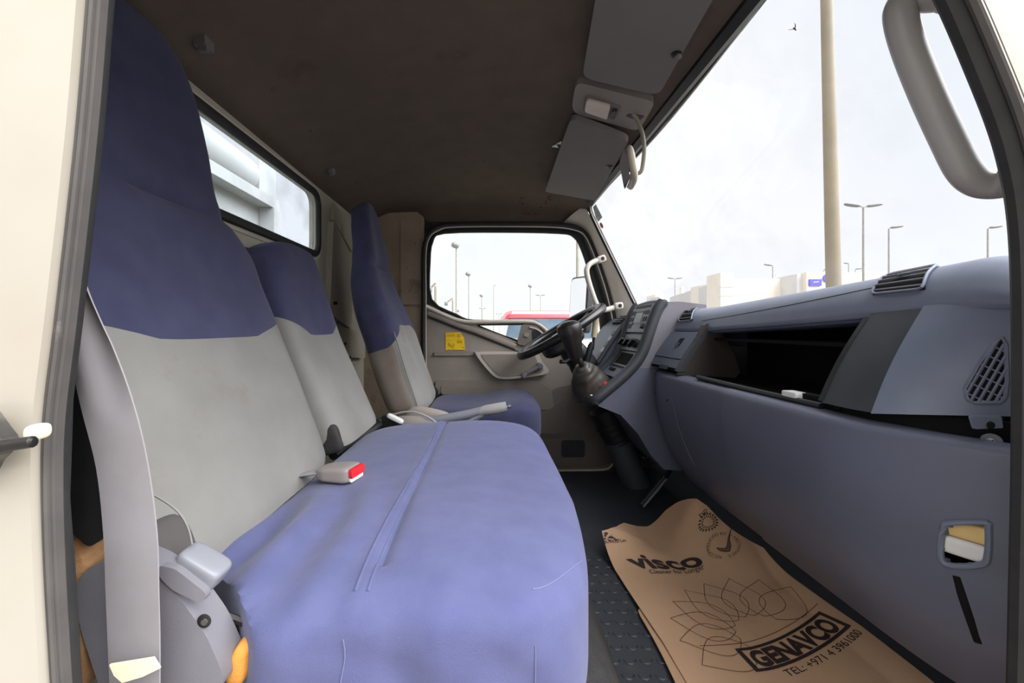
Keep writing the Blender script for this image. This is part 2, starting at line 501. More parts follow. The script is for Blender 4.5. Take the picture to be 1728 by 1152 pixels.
# round white buttons, hooks and stain on the headliner
for (px, py) in ((785, 356), (852, 356)):
    p = P(px, py, 2.0); p.z = ceil_z(p.x, 2.0); p.y = 555 and p.z * 700 / (555 - py)
    p.z = ceil_z(p.x, p.y)
    bm = NB(); lathe(bm, [(.014, -.004), (.0145, .002), (.011, .007), (.004, .0085)], axis_m(p, (0, -.75, -.66)), 18)
    obj('trim_button', bm, VISOR, ceiling)
def hook(px, py, s, name):
    v = (555 - py) / 700
    y = .6 / v
    for _ in range(8): x = (px - 825) / 700 * y; y = ceil_z(x, y) / v
    z = ceil_z(x, y)
    bm = NB()
    box(bm, (x - .011 * s, y - .016 * s, z - .016 * s), (x + .011 * s, y + .012 * s, z + .004))
    box(bm, (x - .004 * s, y - .012 * s, z - .026 * s), (x + .012 * s, y - .004 * s, z - .012 * s))
    obj(name, bm, VISOR, ceiling, bevel=.003)
hook(344, 70, 1.0, 'coat_hook'); hook(559, 287, .8, 'coat_hook')
for (px, py) in ((818, 272), (603, 308), (462, 150), (526, 220)):
    v = (555 - py) / 700; y = .6 / v
    for _ in range(8): x = (px - 825) / 700 * y; y = ceil_z(x, y) / v
    bm = NB(); lathe(bm, [(.007, -.002), (.007, .001), (.003, .004)], axis_m((x, y, ceil_z(x, y)), (0, 0, -1)), 12)
    obj('trim_clip', bm, HEAD, ceiling)
bm = NB()
random.seed(3)
for k in range(26):
    px, py = random.choice([(882, 358), (886, 368), (879, 352), (893, 366), (905, 372), (912, 360), (917, 352), (922, 347), (908, 365)])
    px += random.uniform(-4, 4); py += random.uniform(-4, 4)
    v = (555 - py) / 700; y = .56 / v
    for _ in range(8): x = (px - 825) / 700 * y; y = min(2.04, ceil_z(x, y) / v)
    e = .002
    q = Vector((x, y - .004, ceil_z(x, y) - .002))
    lathe(bm, [(random.uniform(.002, .0055), -.001), (.001, .0015)], axis_m(q, (0, -.7, -.7)), 7)
obj('stain', bm, STAINR, ceiling, label='dark red dried splash on the felt')

# rear wall with the window opening
XR = -.62
RW = rpoly([(.58, .262), (1.50, .266), (1.50, .485), (.58, .475)], .05, 6)
bm = NB()
holed(bm, [(.30, -.72), (2.07, -.72), (2.07, .60), (.30, .60)], [RW], lambda a, b, t: Vector((XR - t, a, b)), 0, .03)
wall = obj('wall_rear', bm, REARP, kind='structure', label='dusty cream painted rear wall of the cab')
# pressed panels in the wall behind the driver's seat
def press(poly, d, r=.012, name='pressed_panel', m=REARP):
    bm = NB(); prism(bm, rpoly(poly, r, 4), lambda a, b, t: Vector((XR + t, a, b)), 0, d)
    obj(name, bm, m, wall, bevel=min(.006, d * .6))
press([(1.56, .06), (1.80, .0), (1.84, .30), (1.60, .42)], .022)
press([(1.62, .43), (1.86, .34), (1.90, .46), (1.64, .50)], .012)
press([(1.55, -.10), (1.98, -.14), (1.98, -.02), (1.56, .02)], .03)
press([(.62, .20), (1.48, .21), (1.48, .235), (.62, .225)], .012, .008)
press([(1.50, -.36), (1.96, -.36), (1.96, -.16), (1.50, -.16)], .014)
bm = NB()
for (a, b) in ((1.60, .10), (1.70, -.06), (1.76, -.12), (1.72, -.2)):
    lathe(bm, [(.006, 0), (.006, .034), (.002, .036)], axis_m((XR, a, b), (1, 0, 0)), 10)
obj('screw', bm, DMETAL, wall)

win = thing('window_1', 'rear cab window with black rubber seal behind the seats', None, (XR, 1.04, .262), kind='structure')
loop = [Vector((XR + .004, p[0], p[1])) for p in RW]
bm = NB(); tube(bm, loop, .0125, 8, closed=True, up=(1, 0, 0), flat=.8)
obj('window_seal', bm, RUBBER, win)
bm = NB(); prism(bm, RW, lambda a, b, t: Vector((XR - .014 - t, a, b)), 0, .004)
obj('pane', bm, RGLASS, win)
bm = NB(); loop2 = [Vector((XR + .002, 1.04 + (p[0] - 1.04) * 1.042, .374 + (p[1] - .374) * 1.17)) for p in RW]
tube(bm, loop2, .006, 6, closed=True, up=(1, 0, 0), flat=.6)
obj('window_flange', bm, BEIGE, win)

# far B-pillar, ribbed, beside the driver's seat
bm = NB()
prism(bm, [(-.63, -.72), (-.325, -.72), (-.325, .62), (-.63, .62)], lambda a, b, t: Vector((a, 2.055 + t, b)), 0, .05)
bp = obj('wall_driver_side', bm, BROWNW, kind='structure', label='stained beige pillar panel beside the driver seat')
for (a0, a1, b0, b1, d) in ((-.435, -.337, .12, .53, .012), (-.435, -.337, -.30, .105, .010), (-.60, -.475, .1, .53, .008)):
    bm = NB(); prism(bm, rpoly([(a0, b0), (a1, b0), (a1, b1), (a0, b1)], .01, 3), lambda a, b, t: Vector((a, 2.055 - t, b)), 0, d)
    obj('pressed_panel', bm, BROWNW, bp, bevel=.004)
bm = NB()
for (a, b) in ((-.40, .30), (-.41, .46), (-.36, .42), (-.38, .24)):
    lathe(bm, [(.006, 0), (.005, .016), (.002, .017)], axis_m((a, 2.055, b), (0, -1, 0)), 10)
obj('screw', bm, METAL, bp)

# floor, firewall and toe board
bm = NB()
prism(bm, [(-.62, -.71), (.95, -.71), (.95, -.76), (-.62, -.76)], lambda a, b, t: Vector((a, t, b)), .34, 2.07)
floor = obj('floor', bm, CARPET, kind='structure', label='dark dusty cab floor')
def mat_z(x, y):
    z = -.655 + .055 * clamp((x - .52) / .33) ** 1.3
    return z
bm = NB()
slab(bm, 24, 40, lambda u, v: (lambda x, y: Vector((x, y, mat_z(x, y) + .006 * nz3(Vector((x, y, 0)), 5))))(lerp(.16, .86, u), lerp(.40, 1.90, v)), (0, 0, -.02))
# raised half-moon tread of the mat
for i in range(15):
    for j in range(22):
        x0, y0 = .20 + i * .032 + (.016 if j % 2 else 0), .43 + j * .036
        if x0 > .66: continue
        pts = []
        for k in range(7):
            a = R(190 + 160 * k / 6)
            x, y = x0 + .0125 * math.cos(a), y0 + .0125 * math.sin(a)
            pts.append(Vector((x, y, mat_z(x, y) + .006 * nz3(Vector((x, y, 0)), 5) + .0005)))
        tube(bm, pts, .0019, 4, cap=False)
obj('rubber_mat', bm, MATR, floor, label='black rubber mat with rows of half-moon treads')
bm = NB()
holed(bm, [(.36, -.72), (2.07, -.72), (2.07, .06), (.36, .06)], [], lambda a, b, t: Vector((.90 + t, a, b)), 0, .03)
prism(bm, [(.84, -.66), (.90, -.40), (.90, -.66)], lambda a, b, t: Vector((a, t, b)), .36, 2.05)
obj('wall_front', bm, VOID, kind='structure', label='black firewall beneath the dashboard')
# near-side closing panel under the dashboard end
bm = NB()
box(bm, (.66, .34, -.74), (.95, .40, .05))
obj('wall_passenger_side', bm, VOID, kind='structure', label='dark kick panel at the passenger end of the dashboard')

bm = NB(); box(bm, (.615, 2.03, -.74), (.95, 2.06, .04))
obj('wall_driver_front', bm, CHAR, kind='structure', label='dark kick panel ahead of the driver door')
# windscreen
def ws(u, v):
    """u across the cab (0 near, 1 far), v up"""
    y = lerp(.42, 1.955, u)
    s = 1 - ((y - 1.19) / .775) ** 2
    b = Vector((.745 + .11 * s, y, .0))
    t = Vector((.462 + .035 * s, y, .585 + .004 * s))
    return b + (t - b) * v
win2 = thing('window_2', 'large raked windscreen with black seal', None, (.75, 1.2, .0), kind='structure')
bm = NB(); slab(bm, 24, 10, ws, (.004, 0, .002))
obj('pane', bm, WGLASS, win2)
def ring_ws(m):
    L = []
    for k in range(40): L.append(ws(lerp(0, 1, k / 40), 1))
    for k in range(24): L.append(ws(1, lerp(1, 0, k / 24)))
    for k in range(40): L.append(ws(lerp(1, 0, k / 40), 0))
    for k in range(24): L.append(ws(0, lerp(0, 1, k / 24)))
    # soften the corners
    for _ in range(4): L = [(L[i - 1] + L[i] * 2 + L[(i + 1) % len(L)]) / 4 for i in range(len(L))]
    c = ws(.5, .5)
    return [p + (c - p).normalized() * m for p in L]
bm = NB(); tube(bm, ring_ws(-.004), .0125, 8, closed=True, up=(.87, 0, .42), flat=.8)
obj('window_seal', bm, RUBBER, win2)
bm = NB(); tube(bm, [p + Vector((-.004, 0, -.004)) for p in ring_ws(.011)], .0022, 6, closed=True)
obj('seal_bead', bm, BEIGE, win2)
# header rail between headliner and windscreen
bm = NB()
pts = [Vector((.468, y, .578)) for y in [lerp(.34, 2.0, k / 24) for k in range(25)]]
rings = [[p + Vector(q) for q in ((-.022, 0, .02), (-.018, 0, -.006), (.0, 0, -.012), (.016, 0, -.004), (.022, 0, .014), (.01, 0, .04), (-.01, 0, .05))] for p in pts]
loft(bm, rings)
obj('trim_1', bm, BLACK, kind='structure', label='black header rail along the top of the windscreen')

# far A-pillar trim
PD = [(952, 374), (985, 388), (1002, 420), (1016, 460), (1028, 500), (1036, 540), (1040, 580), (1042, 640)]
PW = [(986, 347), (996, 366), (1010, 396), (1027, 430), (1043, 462), (1059, 495), (1074, 526), (1098, 575)]
A = smooth([P(x, y, 2.045) for x, y in PD], 4)
B = smooth([P(x, y, 1.955) for x, y in PW], 4)
bm = NB()
rings = []
for a, b in zip(A, B):
    m = (a + b) / 2 + Vector((0, -.012, .004))
    rings.append([a, lerp(a, m, .5) + Vector((0, -.010, 0)), m, lerp(m, b, .5) + Vector((0, -.006, 0)), b, b + Vector((.01, .02, 0)), (a + b) / 2 + Vector((.01, .06, 0)), a + Vector((0, .03, 0))])
loft(bm, rings)
pil = obj('trim_2', bm, BEIGE, kind='structure', label='beige windscreen pillar trim on the driver side')

# ---------------------------------------------------------------- far door
D = lambda a, b, t=0: P(a, b, YF + t) if False else Vector(((a - 825) / 700 * YF, YF + t, (555 - b) / 700 * YF))
door = thing('door_1', 'taupe driver door with window, seen across the cab', None, D(870, 787), kind='structure')
# the body opening's seal
SEAL = [(719, 700), (716, 600), (716, 500), (716, 430), (722, 402), (738, 385), (765, 380), (850, 379), (930, 380), (968, 384), (988, 398), (1003, 428), (1016, 464), (1028, 505), (1036, 545), (1040, 600), (1042, 700)]
bm = NB(); tube(bm, smooth([D(a, b, -.012) for a, b in SEAL], 5), .0125, 8, up=(0, 1, 0), flat=1.2)
obj('door_seal', bm, RUBBER, door)
bm = NB(); tube(bm, smooth([D(a, b, -.022) for a, b in [(x + (4 if x < 760 else -4 if x > 960 else 0), y + (5 if y < 390 else 0)) for x, y in SEAL]], 5), .003, 6)
obj('seal_bead', bm, BEIGE, door)
GL = [(727, 505), (724, 440), (729, 405), (748, 391), (850, 389), (945, 391), (970, 397), (984, 420), (1000, 470), (1012, 520), (1018, 570), (1020, 625), (985, 612), (955, 592), (930, 563), (912, 546), (890, 541), (800, 541), (770, 531)]
GLs = [Vector((p.x, p.z)) for p in smooth([(a, 0, b) for a, b in GL], 3, closed=True)]
OUT = rpoly([(708, 800), (708, 385), (716, 356), (975, 356), (1004, 390), (1046, 540), (1050, 760), (1040, 800)], 8, 3)
DOWN = [(712, 800)] + [(712, 512)] + [(727, 516), (748, 526), (772, 536), (800, 544), (888, 544), (910, 549), (928, 566), (953, 595), (985, 616), (1022, 628), (1044, 630), (1048, 790), (1040, 800)]
QG = rpoly([(803, 548), (884, 547), (874, 575)], [6, 3, 2], 3)
bm = NB()
holed(bm, OUT, [GLs, QG], D, .03, .05)
obj('window_frame', bm, BLACK, door, bevel=.002)
bm = NB(); prism(bm, GLs, D, .037, .041)
obj('pane', bm, DGLASS, door)
bm = NB(); tube(bm, [D(a, b, .02) for a, b in GLs], .006, 6, closed=True)
obj('glass_run', bm, RUBBER, door)
# inner panel
bm = NB(); holed(bm, DOWN, [QG], D, 0, .035)
obj('inner_panel', bm, DOORP, door, bevel=.004)
bm = NB(); prism(bm, QG, D, .02, .024); obj('quarter_pane', bm, DGLASS, door)
bm = NB(); tube(bm, [D(a, b, -.001) for a, b in QG], .004, 6, closed=True); obj('quarter_pane_seal', bm, RUBBER, door)
def dp(name, poly, d0, d1, m, r=0, bev=.004, par=None):
    bm = NB(); prism(bm, rpoly(poly, r, 4) if r else poly, lambda a, b, t: D(a, b, -t), d0, d1)
    return obj(name, bm, m, par or door, bevel=bev)
# sill cap curving along the window edge, then forward round the pull
bm = NB()
cap = smooth([D(a, b, -.004) for a, b in ((716, 516), (748, 531), (775, 541), (805, 543.5), (885, 542.5), (906, 546), (922, 558), (938, 577), (956, 598))], 4)
tube(bm, cap, [.010] * len(cap), 8, up=(0, 1, 0), flat=1.3)
obj('sill_cap', bm, BEIGE, door)
bm = NB()
tube(bm, [D(a, b, -.006) for a, b in ((722, 528), (775, 549), (800, 557), (870, 585))], .0135, 8, up=(0, 1, 0), flat=.8)
obj('diagonal_rail', bm, DOORP, door)
bm = NB(); tube(bm, [D(a, b, -.003) for a, b in ((722, 535), (775, 556), (800, 564), (872, 592), (893, 598))], .003, 6)
obj('trim_gap', bm, BLACK, door)
h = dp('handle_bezel', [(880, 547), (905, 549), (935, 578), (905, 588), (872, 580)], -.002, .012, DOORD, 5)
dp('pull_recess', [(897, 556), (908, 559), (922, 576), (912, 581), (898, 575)], .011, .014, BLACK, 5, .001, h)
bm = NB(); tube(bm, smooth([D(a, b, -.016) for a, b in ((893, 552), (908, 557), (925, 574), (922, 582))], 4), .004, 6); obj('pull_rim', bm, BEIGE, h)
dp('lock_button', [(885, 561), (893, 562), (891, 569), (883, 567)], .011, .018, DOORP, 1.5, .002, h)
# relief of the panel: long ledge, armrest scoop, pocket, lower board
dp('ledge', [(733, 593), (905, 593), (905, 599), (733, 600)], -.002, .010, DOORP, 2)
dp('lower_board', [(735, 641), (905, 641), (930, 655), (935, 690), (735, 690)], -.002, .012, DOORP, 6)
dp('ledge', [(745, 650), (850, 652), (872, 664), (745, 664)], .010, .016, DOORP, 3)
bm = NB()
AR = smooth([(a, 0, b) for a, b in ((803, 596), (812, 593), (880, 593), (905, 594), (914, 610), (925, 626), (905, 633), (860, 638), (838, 636), (822, 622))], 4, closed=True)
prism(bm, [(p.x, p.z) for p in AR], lambda a, b, t: D(a, b, -t), -.002, .03)
ar = obj('armrest', bm, BEIGE, door, bevel=.010, seg=3)
bm = NB()
prism(bm, [(lerp(866, p.x, .84), lerp(613, p.z, .80)) for p in AR], lambda a, b, t: D(a, b, -t), .029, .033)
obj('armrest_scoop', bm, DOORP, ar, bevel=.003)
bm = NB()
lathe(bm, [(.016, 0), (.016, .02), (.012, .028)], axis_m(D(909, 616, -.03), (0, -1, 0)), 16)
tube(bm, [D(909, 616, -.05), D(896, 623, -.056), D(882, 631, -.058)], [.011, .009, .009], 10, up=(0, 1, 0), flat=.6)
lathe(bm, [(.0135, 0), (.0145, .02), (.013, .04), (.006, .043)], axis_m(D(882, 631, -.05), (0, -1, 0)), 16)
cr_ = obj('window_crank', bm, GREYP, door)
bm = NB(); lathe(bm, [(.008, 0), (.008, .002)], axis_m(D(882, 631, -.093), (0, -1, 0)), 14); obj('crank_cap', bm, GREYL, cr_)
dp('front_panel', [(935, 655), (1000, 640), (1045, 648), (1046, 735), (905, 742), (905, 690)], -.002, .008, DOORD, 8)
dp('pocket', [(860, 690), (920, 694), (985, 655), (1002, 662), (988, 722), (970, 730), (860, 730)], .006, .022, DOORD, [6, 6, 10, 10, 12, 8, 6], .008)
dp('kick_panel', [(722, 737), (1044, 737), (1044, 752), (1030, 778), (1012, 786), (722, 786)], -.002, .012, DOORD, 4)
sp = dp('speaker_panel', [(946, 741), (986, 741), (986, 770), (946, 770)], .010, .014, CHAR, 6, .002)
bm = NB()
for i in range(10):
    for j in range(7):
        lathe(bm, [(.0036, 0), (.0028, .002)], axis_m(D(949.5 + i * 3.7, 744 + j * 3.9, -.014), (0, -1, 0)), 6)
obj('speaker_mesh', bm, BLACK, sp)
bm = NB()
tube(bm, smooth([D(a, b, -.03) for a, b in ((722, 791), (860, 791), (960, 790), (1014, 789), (1028, 783), (1036, 770), (1039, 752))], 4), .005, 6, up=(0, 1, 0), flat=2)
obj('trim_3', bm, CREAM, kind='structure', label='cream painted sill edge below the driver door')
# step behind the sill edge and outer door skin
bm = NB(); holed(bm, DOWN, [QG], D, .06, .075); obj('outer_skin', bm, PAINT, door)

# ---------------------------------------------------------------- near door opening
def strip(name, L, Rr, Y, m, dy=.01, parent=None, k=5, **kw):
    A = smooth([P(x, y, Y) for x, y in L], k)
    B = smooth([P(x, y, Y) for x, y in Rr], k)
    bm = NB()
    rings = [[a, lerp(a, b, .5) + Vector((0, -dy, 0)), b, b + Vector((0, .02, 0)), a + Vector((0, .02, 0))] for a, b in zip(A, B)]
    loft(bm, rings)
    return obj(name, bm, m, parent, **kw)
# white jamb at the left edge, its seal
JE = [(158, -760), (143, -300), (132, -60), (126, 30), (112, 200), (94, 370), (72, 560), (55, 700), (51, 820), (56, 980), (66, 1152), (80, 1400), (96, 2150)]
jamb = strip('trim_4', [(-900, y) for x, y in JE], JE, .30, PAINT, dy=.012, kind='structure', label='cream painted door jamb at the left edge of the photo')
S1 = [(x + 22, y) for x, y in JE]
G1 = smooth([P(x, y, .315) for x, y in S1], 5)
bm = NB(); tube(bm, G1, .0125, 10, up=(0, 1, 0), flat=.8)
seal1 = obj('trim_5', bm, RUBG, kind='structure', label='worn grey and black rubber door seal beside the near seat')
bm = NB(); tube(bm, smooth([P(x + 38 + (6 if y > 900 else 0), y, .325) for x, y in JE], 5), .0095, 10)
obj('seal_lip', bm, RUBBER, seal1)
bm = NB(); tube(bm, smooth([P(x + 27, y, .307) for x, y in JE], 5), .0020, 6)
obj('seal_bead', bm, RUBG, seal1)
# B-pillar behind the seal, black in the photo
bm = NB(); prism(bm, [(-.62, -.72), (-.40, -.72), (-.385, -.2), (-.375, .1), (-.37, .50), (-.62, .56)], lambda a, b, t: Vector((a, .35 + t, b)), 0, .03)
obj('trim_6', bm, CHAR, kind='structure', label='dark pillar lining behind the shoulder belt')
# right edge: front jamb and its seal, seen close
RE = [(1445, -300), (1532, -115), (1574, -30), (1598, 20), (1632, 100), (1668, 190), (1690, 260), (1706, 340), (1714, 440), (1717, 600), (1716, 800), (1712, 1000), (1708, 1180), (1702, 1400), (1690, 1800)]
bm = NB(); tube(bm, smooth([P(x + 24, y, .40) for x, y in RE], 5), .0145, 10, up=(0, 1, 0), flat=.8)
seal2 = obj('trim_7', bm, RUBBER, kind='structure', label='black rubber door seal down the right edge of the photo')
bm = NB(); tube(bm, smooth([P(x + 54, y - 6, .385) for x, y in RE], 5), .0055, 8)
obj('seal_lip', bm, RUBG, seal2)
strip('trim_8', [(x + 62, y - 10) for x, y in RE], [(x + 420, y - 90) for x, y in RE], .38, PAINT, dy=.012, kind='structure', label='white painted front pillar at the top right corner')

# ================================================================ seats
def cat1(vals, t):
    """smooth interpolation in a table of (t, values...)"""
    for i in range(len(vals) - 1):
        if vals[i][0] <= t <= vals[i + 1][0] or i == len(vals) - 2:
            a, b = vals[i], vals[i + 1]
            p, n = vals[max(0, i - 1)], vals[min(len(vals) - 1, i + 2)]
            s = clamp((t - a[0]) / (b[0] - a[0]))
            r = []
            for k in range(1, len(a)):
                h = b[0] - a[0]
                ma = (b[k] - p[k]) / (b[0] - p[0]) * h
                mb = (n[k] - a[k]) / (n[0] - a[0]) * h
                r.append((2 * s**3 - 3 * s**2 + 1) * a[k] + (s**3 - 2 * s**2 + s) * ma + (-2 * s**3 + 3 * s**2) * b[k] + (s**3 - s**2) * mb)
            return r
def backrest(tab, yc, seam_t, seam_rise, crease=(), nn=4.0, rows=64, cols=56, hollow=.012, seed=1):
    """tab: (t, x_front, z, halfwidth, thickness).  Returns (upper, lower) bmeshes split at the seam."""
    def ring(t):
        x, z, w, d = cat1(tab, t)
        x2, z2, _, _ = cat1(tab, min(1, t + .02)); x1, z1, _, _ = cat1(tab, max(0, t - .02))
        T = Vector((x2 - x1, 0, z2 - z1)).normalized()
        if t > .93: T = Vector((-.12, 0, 1)).normalized()
        Nf = Vector((T.z, 0, -T.x))           # to the front
        pts = []
        for j in range(cols):
            a = 2 * math.pi * j / cols
            ca, sa = math.cos(a), math.sin(a)
            k = (abs(ca) ** nn + abs(sa) ** nn) ** (-1 / nn)
            u, v = ca * k, sa * k             # u across, v front(+1)/back(-1)
            front = max(0, v)
            dv = d / 2 * (v - 1)
            p = Vector((x, yc + w * u, z)) + Nf * dv
            p -= Nf * hollow * front * (1 - u * u) * math.sin(math.pi * clamp(t))
            for (ct, depth, wid) in crease:
                p -= Nf * depth * math.exp(-((t - ct) / wid) ** 2) * front
            p += Nf * .0025 * nz3(p, 9, seed) * front
            pts.append(p)
        return pts
    def build(ts_of, n, capa, capb):
        bm = NB()
        rs = []
        for i in range(n + 1):
            row = []
            cache = {}
            for j in range(cols):
                a = 2 * math.pi * j / cols
                t = ts_of(i / n, a)
                key = round(t, 6)
                if key not in cache: cache[key] = ring(t)
                row.append(cache[key][j])
            rs.append(row)
        R_ = loft(bm, rs, True, False)
        if capa: bm.faces.new(R_[0][::-1])
        if capb: bm.faces.new(R_[-1])
        return bm
    def st(a):
        ca, sa = math.cos(a), math.sin(a)
        side = clamp((abs(ca) - .42) / .55)
        bk = clamp((-sa + .1) / .3)
        return seam_t + seam_rise * max(side * (1 if sa > -.2 else 1), bk)
    low = build(lambda f, a: f * st(a), 26, True, False)
    def up(f, a):
        s = st(a)
        return s + (1 - s) * (1 - (1 - f) ** 1.35)
    upp = build(up, 40, False, True)
    return upp, low

STITCH = mat('pale_blue_stitching', (104, 107, 142), .9)
# ---- two-place passenger bench
bench = thing('passenger_bench_seat', 'two-place passenger bench with blue cushion and blue over grey backrests, nearest seat', 'seat', (-.12, .80, -.62))
OT = [(0, -.335, -.285, .235, .11), (.04, -.338, -.262, .25, .13), (.2, -.385, -.13, .252, .135), (.36, -.432, -.005, .247, .13), (.5, -.470, .10, .238, .12),
      (.56, -.482, .15, .222, .115), (.62, -.497, .20, .176, .098), (.67, -.506, .24,   .136, .083), (.78, -.518, .33, .122, .075), (.9, -.536, .43, .108, .07), (.965, -.548, .482, .086, .075), (1.0, -.555, .502, .045, .045)]
up, low = backrest(OT, .67, .352, .06, crease=((.64, .012, .012),))
ob = obj('outer_backrest', low, GREYF, bench)
obj('upper_cover', up, NAVY, ob, label='navy upper cover of the tall outer backrest with headrest')
MT = [(0, -.318, -.266, .135, .085), (.05, -.322, -.248, .148, .115), (.3, -.372, -.13, .15, .125), (.55, -.427, .0, .148, .12), (.8, -.470, .13, .143, .11), (.92, -.486, .187, .125, .095), (.98, -.494, .209, .095, .06), (1, -.498, .214, .05, .03)]
up, low = backrest(MT, 1.078, .53, .10, nn=4.5, seed=4)
mb = obj('middle_backrest', low, GREYF, bench)
obj('upper_cover', up, NAVY, mb, label='navy upper cover of the short middle backrest')
# cushion
def cush(q):
    x, y, z = q.x, q.y, q.z
    if z > 0:
        z += .014 * math.exp(-((x - .05) / .16) ** 2) - .012 * clamp((-.12 - x) / .2)
        z -= .007 * math.exp(-((x + .017) / .006) ** 2) * (1 if abs(y) < .36 else 0)          # stitched channel
        z += .004 * math.exp(-((x + .032) / .012) ** 2)
        k = clamp((-y - .02) / .26) * clamp((-x + .02) / .16)                                     # slack cloth near the recliner
        z += .012 * k * math.sin(x * 74 + y * 16 + 2.2 * math.sin(y * 9)) * math.exp(-((y + .24) / .16) ** 2)
        z += .003 * nz3(q, 7, 2)
    if y < -.36:
        y += clamp((-y - .36) / .05) * .012 * nz3(Vector((x * 1.2, 0, z * .5)), 12, 6) + clamp((-y - .36) / .05) * .006 * math.sin((x * .8 + z) * 62) * clamp(-(z - .06) / .1)
    if z < -.02 and y < -.2: z -= .012
    if x > 0: x -= .026 * clamp((-y - .12) / .28) * clamp(x / .2)
    k = -.55 - (x + y)
    if k > 0: x += k / 2; y += k / 2
    return Vector((x, y, z))
bm = NB(); sbox(bm, (-.105, .828, -.352), (.252, .425, .080), 6.5, (64, 84, 20), fn=cush)
cu = obj('cushion', bm, BLUE, bench)
def top_z(x, y):   # height of the cushion cloth, found from the mesh
    h = cu_tree.ray_cast(Vector((x, y, 1)) - ORG[cu.name], Vector((0, 0, -1)))[0]
    return h.z + ORG[cu.name].z if h else -.30
from mathutils.bvhtree import BVHTree
_bm = bmesh.new(); _bm.from_mesh(cu.data); cu_tree = BVHTree.FromBMesh(_bm); _bm.free()
bm = NB()
for dx in (-.004, .009):
    pts = []
    for k in range(40):
        y = lerp(.43, 1.06 if dx < 0 else 1.03, k / 39)
        x = -.132 + dx * (1 - .75 * clamp((y - .75) / .3)) + .004 * math.sin(y * 9)
        pts.append(Vector((x, y, top_z(x, y) - .0004)))
    tube(bm, pts, .0020, 6)
obj('stitched_seam', bm, BLUE, cu)
bm = NB()
def drop(x, y0=.36):   # point on the near face of the cushion at height z
    pass
def face_y(x, z):
    h = cu_tree.ray_cast(Vector((x, 0, z)) - ORG[cu.name], Vector((0, 1, 0)))[0]
    return h.y + ORG[cu.name].y if h else .41
pts = [Vector((-.142 + .002 * math.sin(k), face_y(-.142, z) - .0004, z)) for k, z in enumerate([lerp(-.302, -.40, t / 10) for t in range(11)])]
tube(bm, pts, .0008, 5)
obj('stitching', bm, STITCH, cu, label='pale stitching of the cushion cover')
bm = NB()
pts = [Vector((.046, face_y(.046, z) - .0004, z)) for z in [lerp(-.312, -.40, t / 10) for t in range(11)]]
tube(bm, pts, .0008, 5)
obj('stitching', bm, STITCH, cu, label='pale stitching of the cushion cover')
bm = NB()
pts = [Vector((.046 + .070 * k / 12, .440 + .075 * (k / 12) ** 1.5, 0)) for k in range(13)]
pts = [Vector((p.x, p.y, top_z(p.x, p.y) + .0003)) for p in pts]
tube(bm, pts, .0008, 5)
obj('stitching', bm, STITCH, cu, label='pale stitching of the cushion cover')
# skirt of the cover under the front edge
bm = NB()
slab(bm, 34, 8, lambda u, v: (lambda a: Vector((-.105 + (.2385 - .03 * v * v - .022 * clamp((-math.sin(a) - .3) / .6)) * math.copysign(abs(math.cos(a)) ** .36, math.cos(a)), .828 + .414 * math.copysign(abs(math.sin(a)) ** .36, math.sin(a)), lerp(-.385, -.408 - .004 * math.sin(u * 40) * v - .05 * clamp((.40 - u) * 5), v))))(lerp(-2.0, 1.2, u)), lambda u, v: (-.002, .002, 0))
obj('cover_skirt', bm, BLUE, bench)
bm = NB(); sbox(bm, (-.13, .83, -.442), (.19, .37, .038), 8, 8); obj('seat_pan', bm, BLACK, bench)
# recliner cover and lever at the near end
RC = rpoly([(180, 960), (200, 925), (240, 912), (290, 928), (342, 968), (386, 1030), (410, 1085), (414, 1112), (330, 1125), (225, 1125), (190, 1020)], [40, 30, 40, 30, 30, 20, 30, 20, 20, 20, 30], 4)
bm = NB(); prism(bm, RC, lambda a, b, t: P(a, b, .425) + Vector((0, t, 0)), -.034, 0)
rc = obj('recliner_cover', bm, GREYP, bench, bevel=.009, seg=4)
bm = NB(); prism(bm, rpoly([(272, 950), (300, 956), (350, 995), (352, 1008), (338, 1012), (296, 992), (275, 972)], 8, 3), lambda a, b, t: P(a, b, .392) + Vector((0, t, 0)), -.0035, .004)
obj('moulded_boss', bm, GREYP, rc, bevel=.006, seg=3)
bm = NB(); lathe(bm, [(.0065, 0), (.0065, .0008), (.0055, .0012)], axis_m(P(345, 1047, .3915), (0, -1, 0)), 18); obj('screw_recess', bm, BLACK, rc)
bm = NB(); lathe(bm, [(.0035, 0), (.003, .002)], axis_m(P(346, 1048, .391), (0, -1, 0)), 8); obj('screw', bm, METAL, rc)
bm = NB()
sbox(bm, P(342, 954, .432), (.0245, .016, .0115), 5, 10, M=rot('Y', 31))
tube(bm, [P(340, 960, .44), P(330, 1000, .44)], .009, 8)
obj('recliner_lever', bm, GREYL, bench)
bm = NB()
tube(bm, [P(380, 1038, .43), P(418, 1052, .43)], .004, 6)
tube(bm, [P(384, 1050, .44), P(420, 1066, .44)], .007, 6)
obj('hinge_bracket', bm, DMETAL, bench)
# hinge gear of the middle backrest
bm = NB()
prism(bm, [(648, 700), (672, 705), (680, 722), (655, 728), (640, 724), (632, 712)], lambda a, b, t: P(a, b, 1.235) + Vector((0, t, 0)), 0, .012)
tube(bm, [P(640, 716, 1.22), P(600, 742, 1.12), P(562, 768, 1.0)], .012, 8)
lathe(bm, [(.009, 0), (.009, .012), (.004, .014)], axis_m(P(641, 710, 1.23), (0, -1, 0)), 10)
hg = obj('folding_hinge', bm, BLACK, bench)
bm = NB(); sbox(bm, P(667, 706, 1.215), (.026, .010, .007), 4, 6, M=rot('Y', 26)); obj('folding_lever', bm, WHITEP, bench, label='white folding lever of the middle backrest')
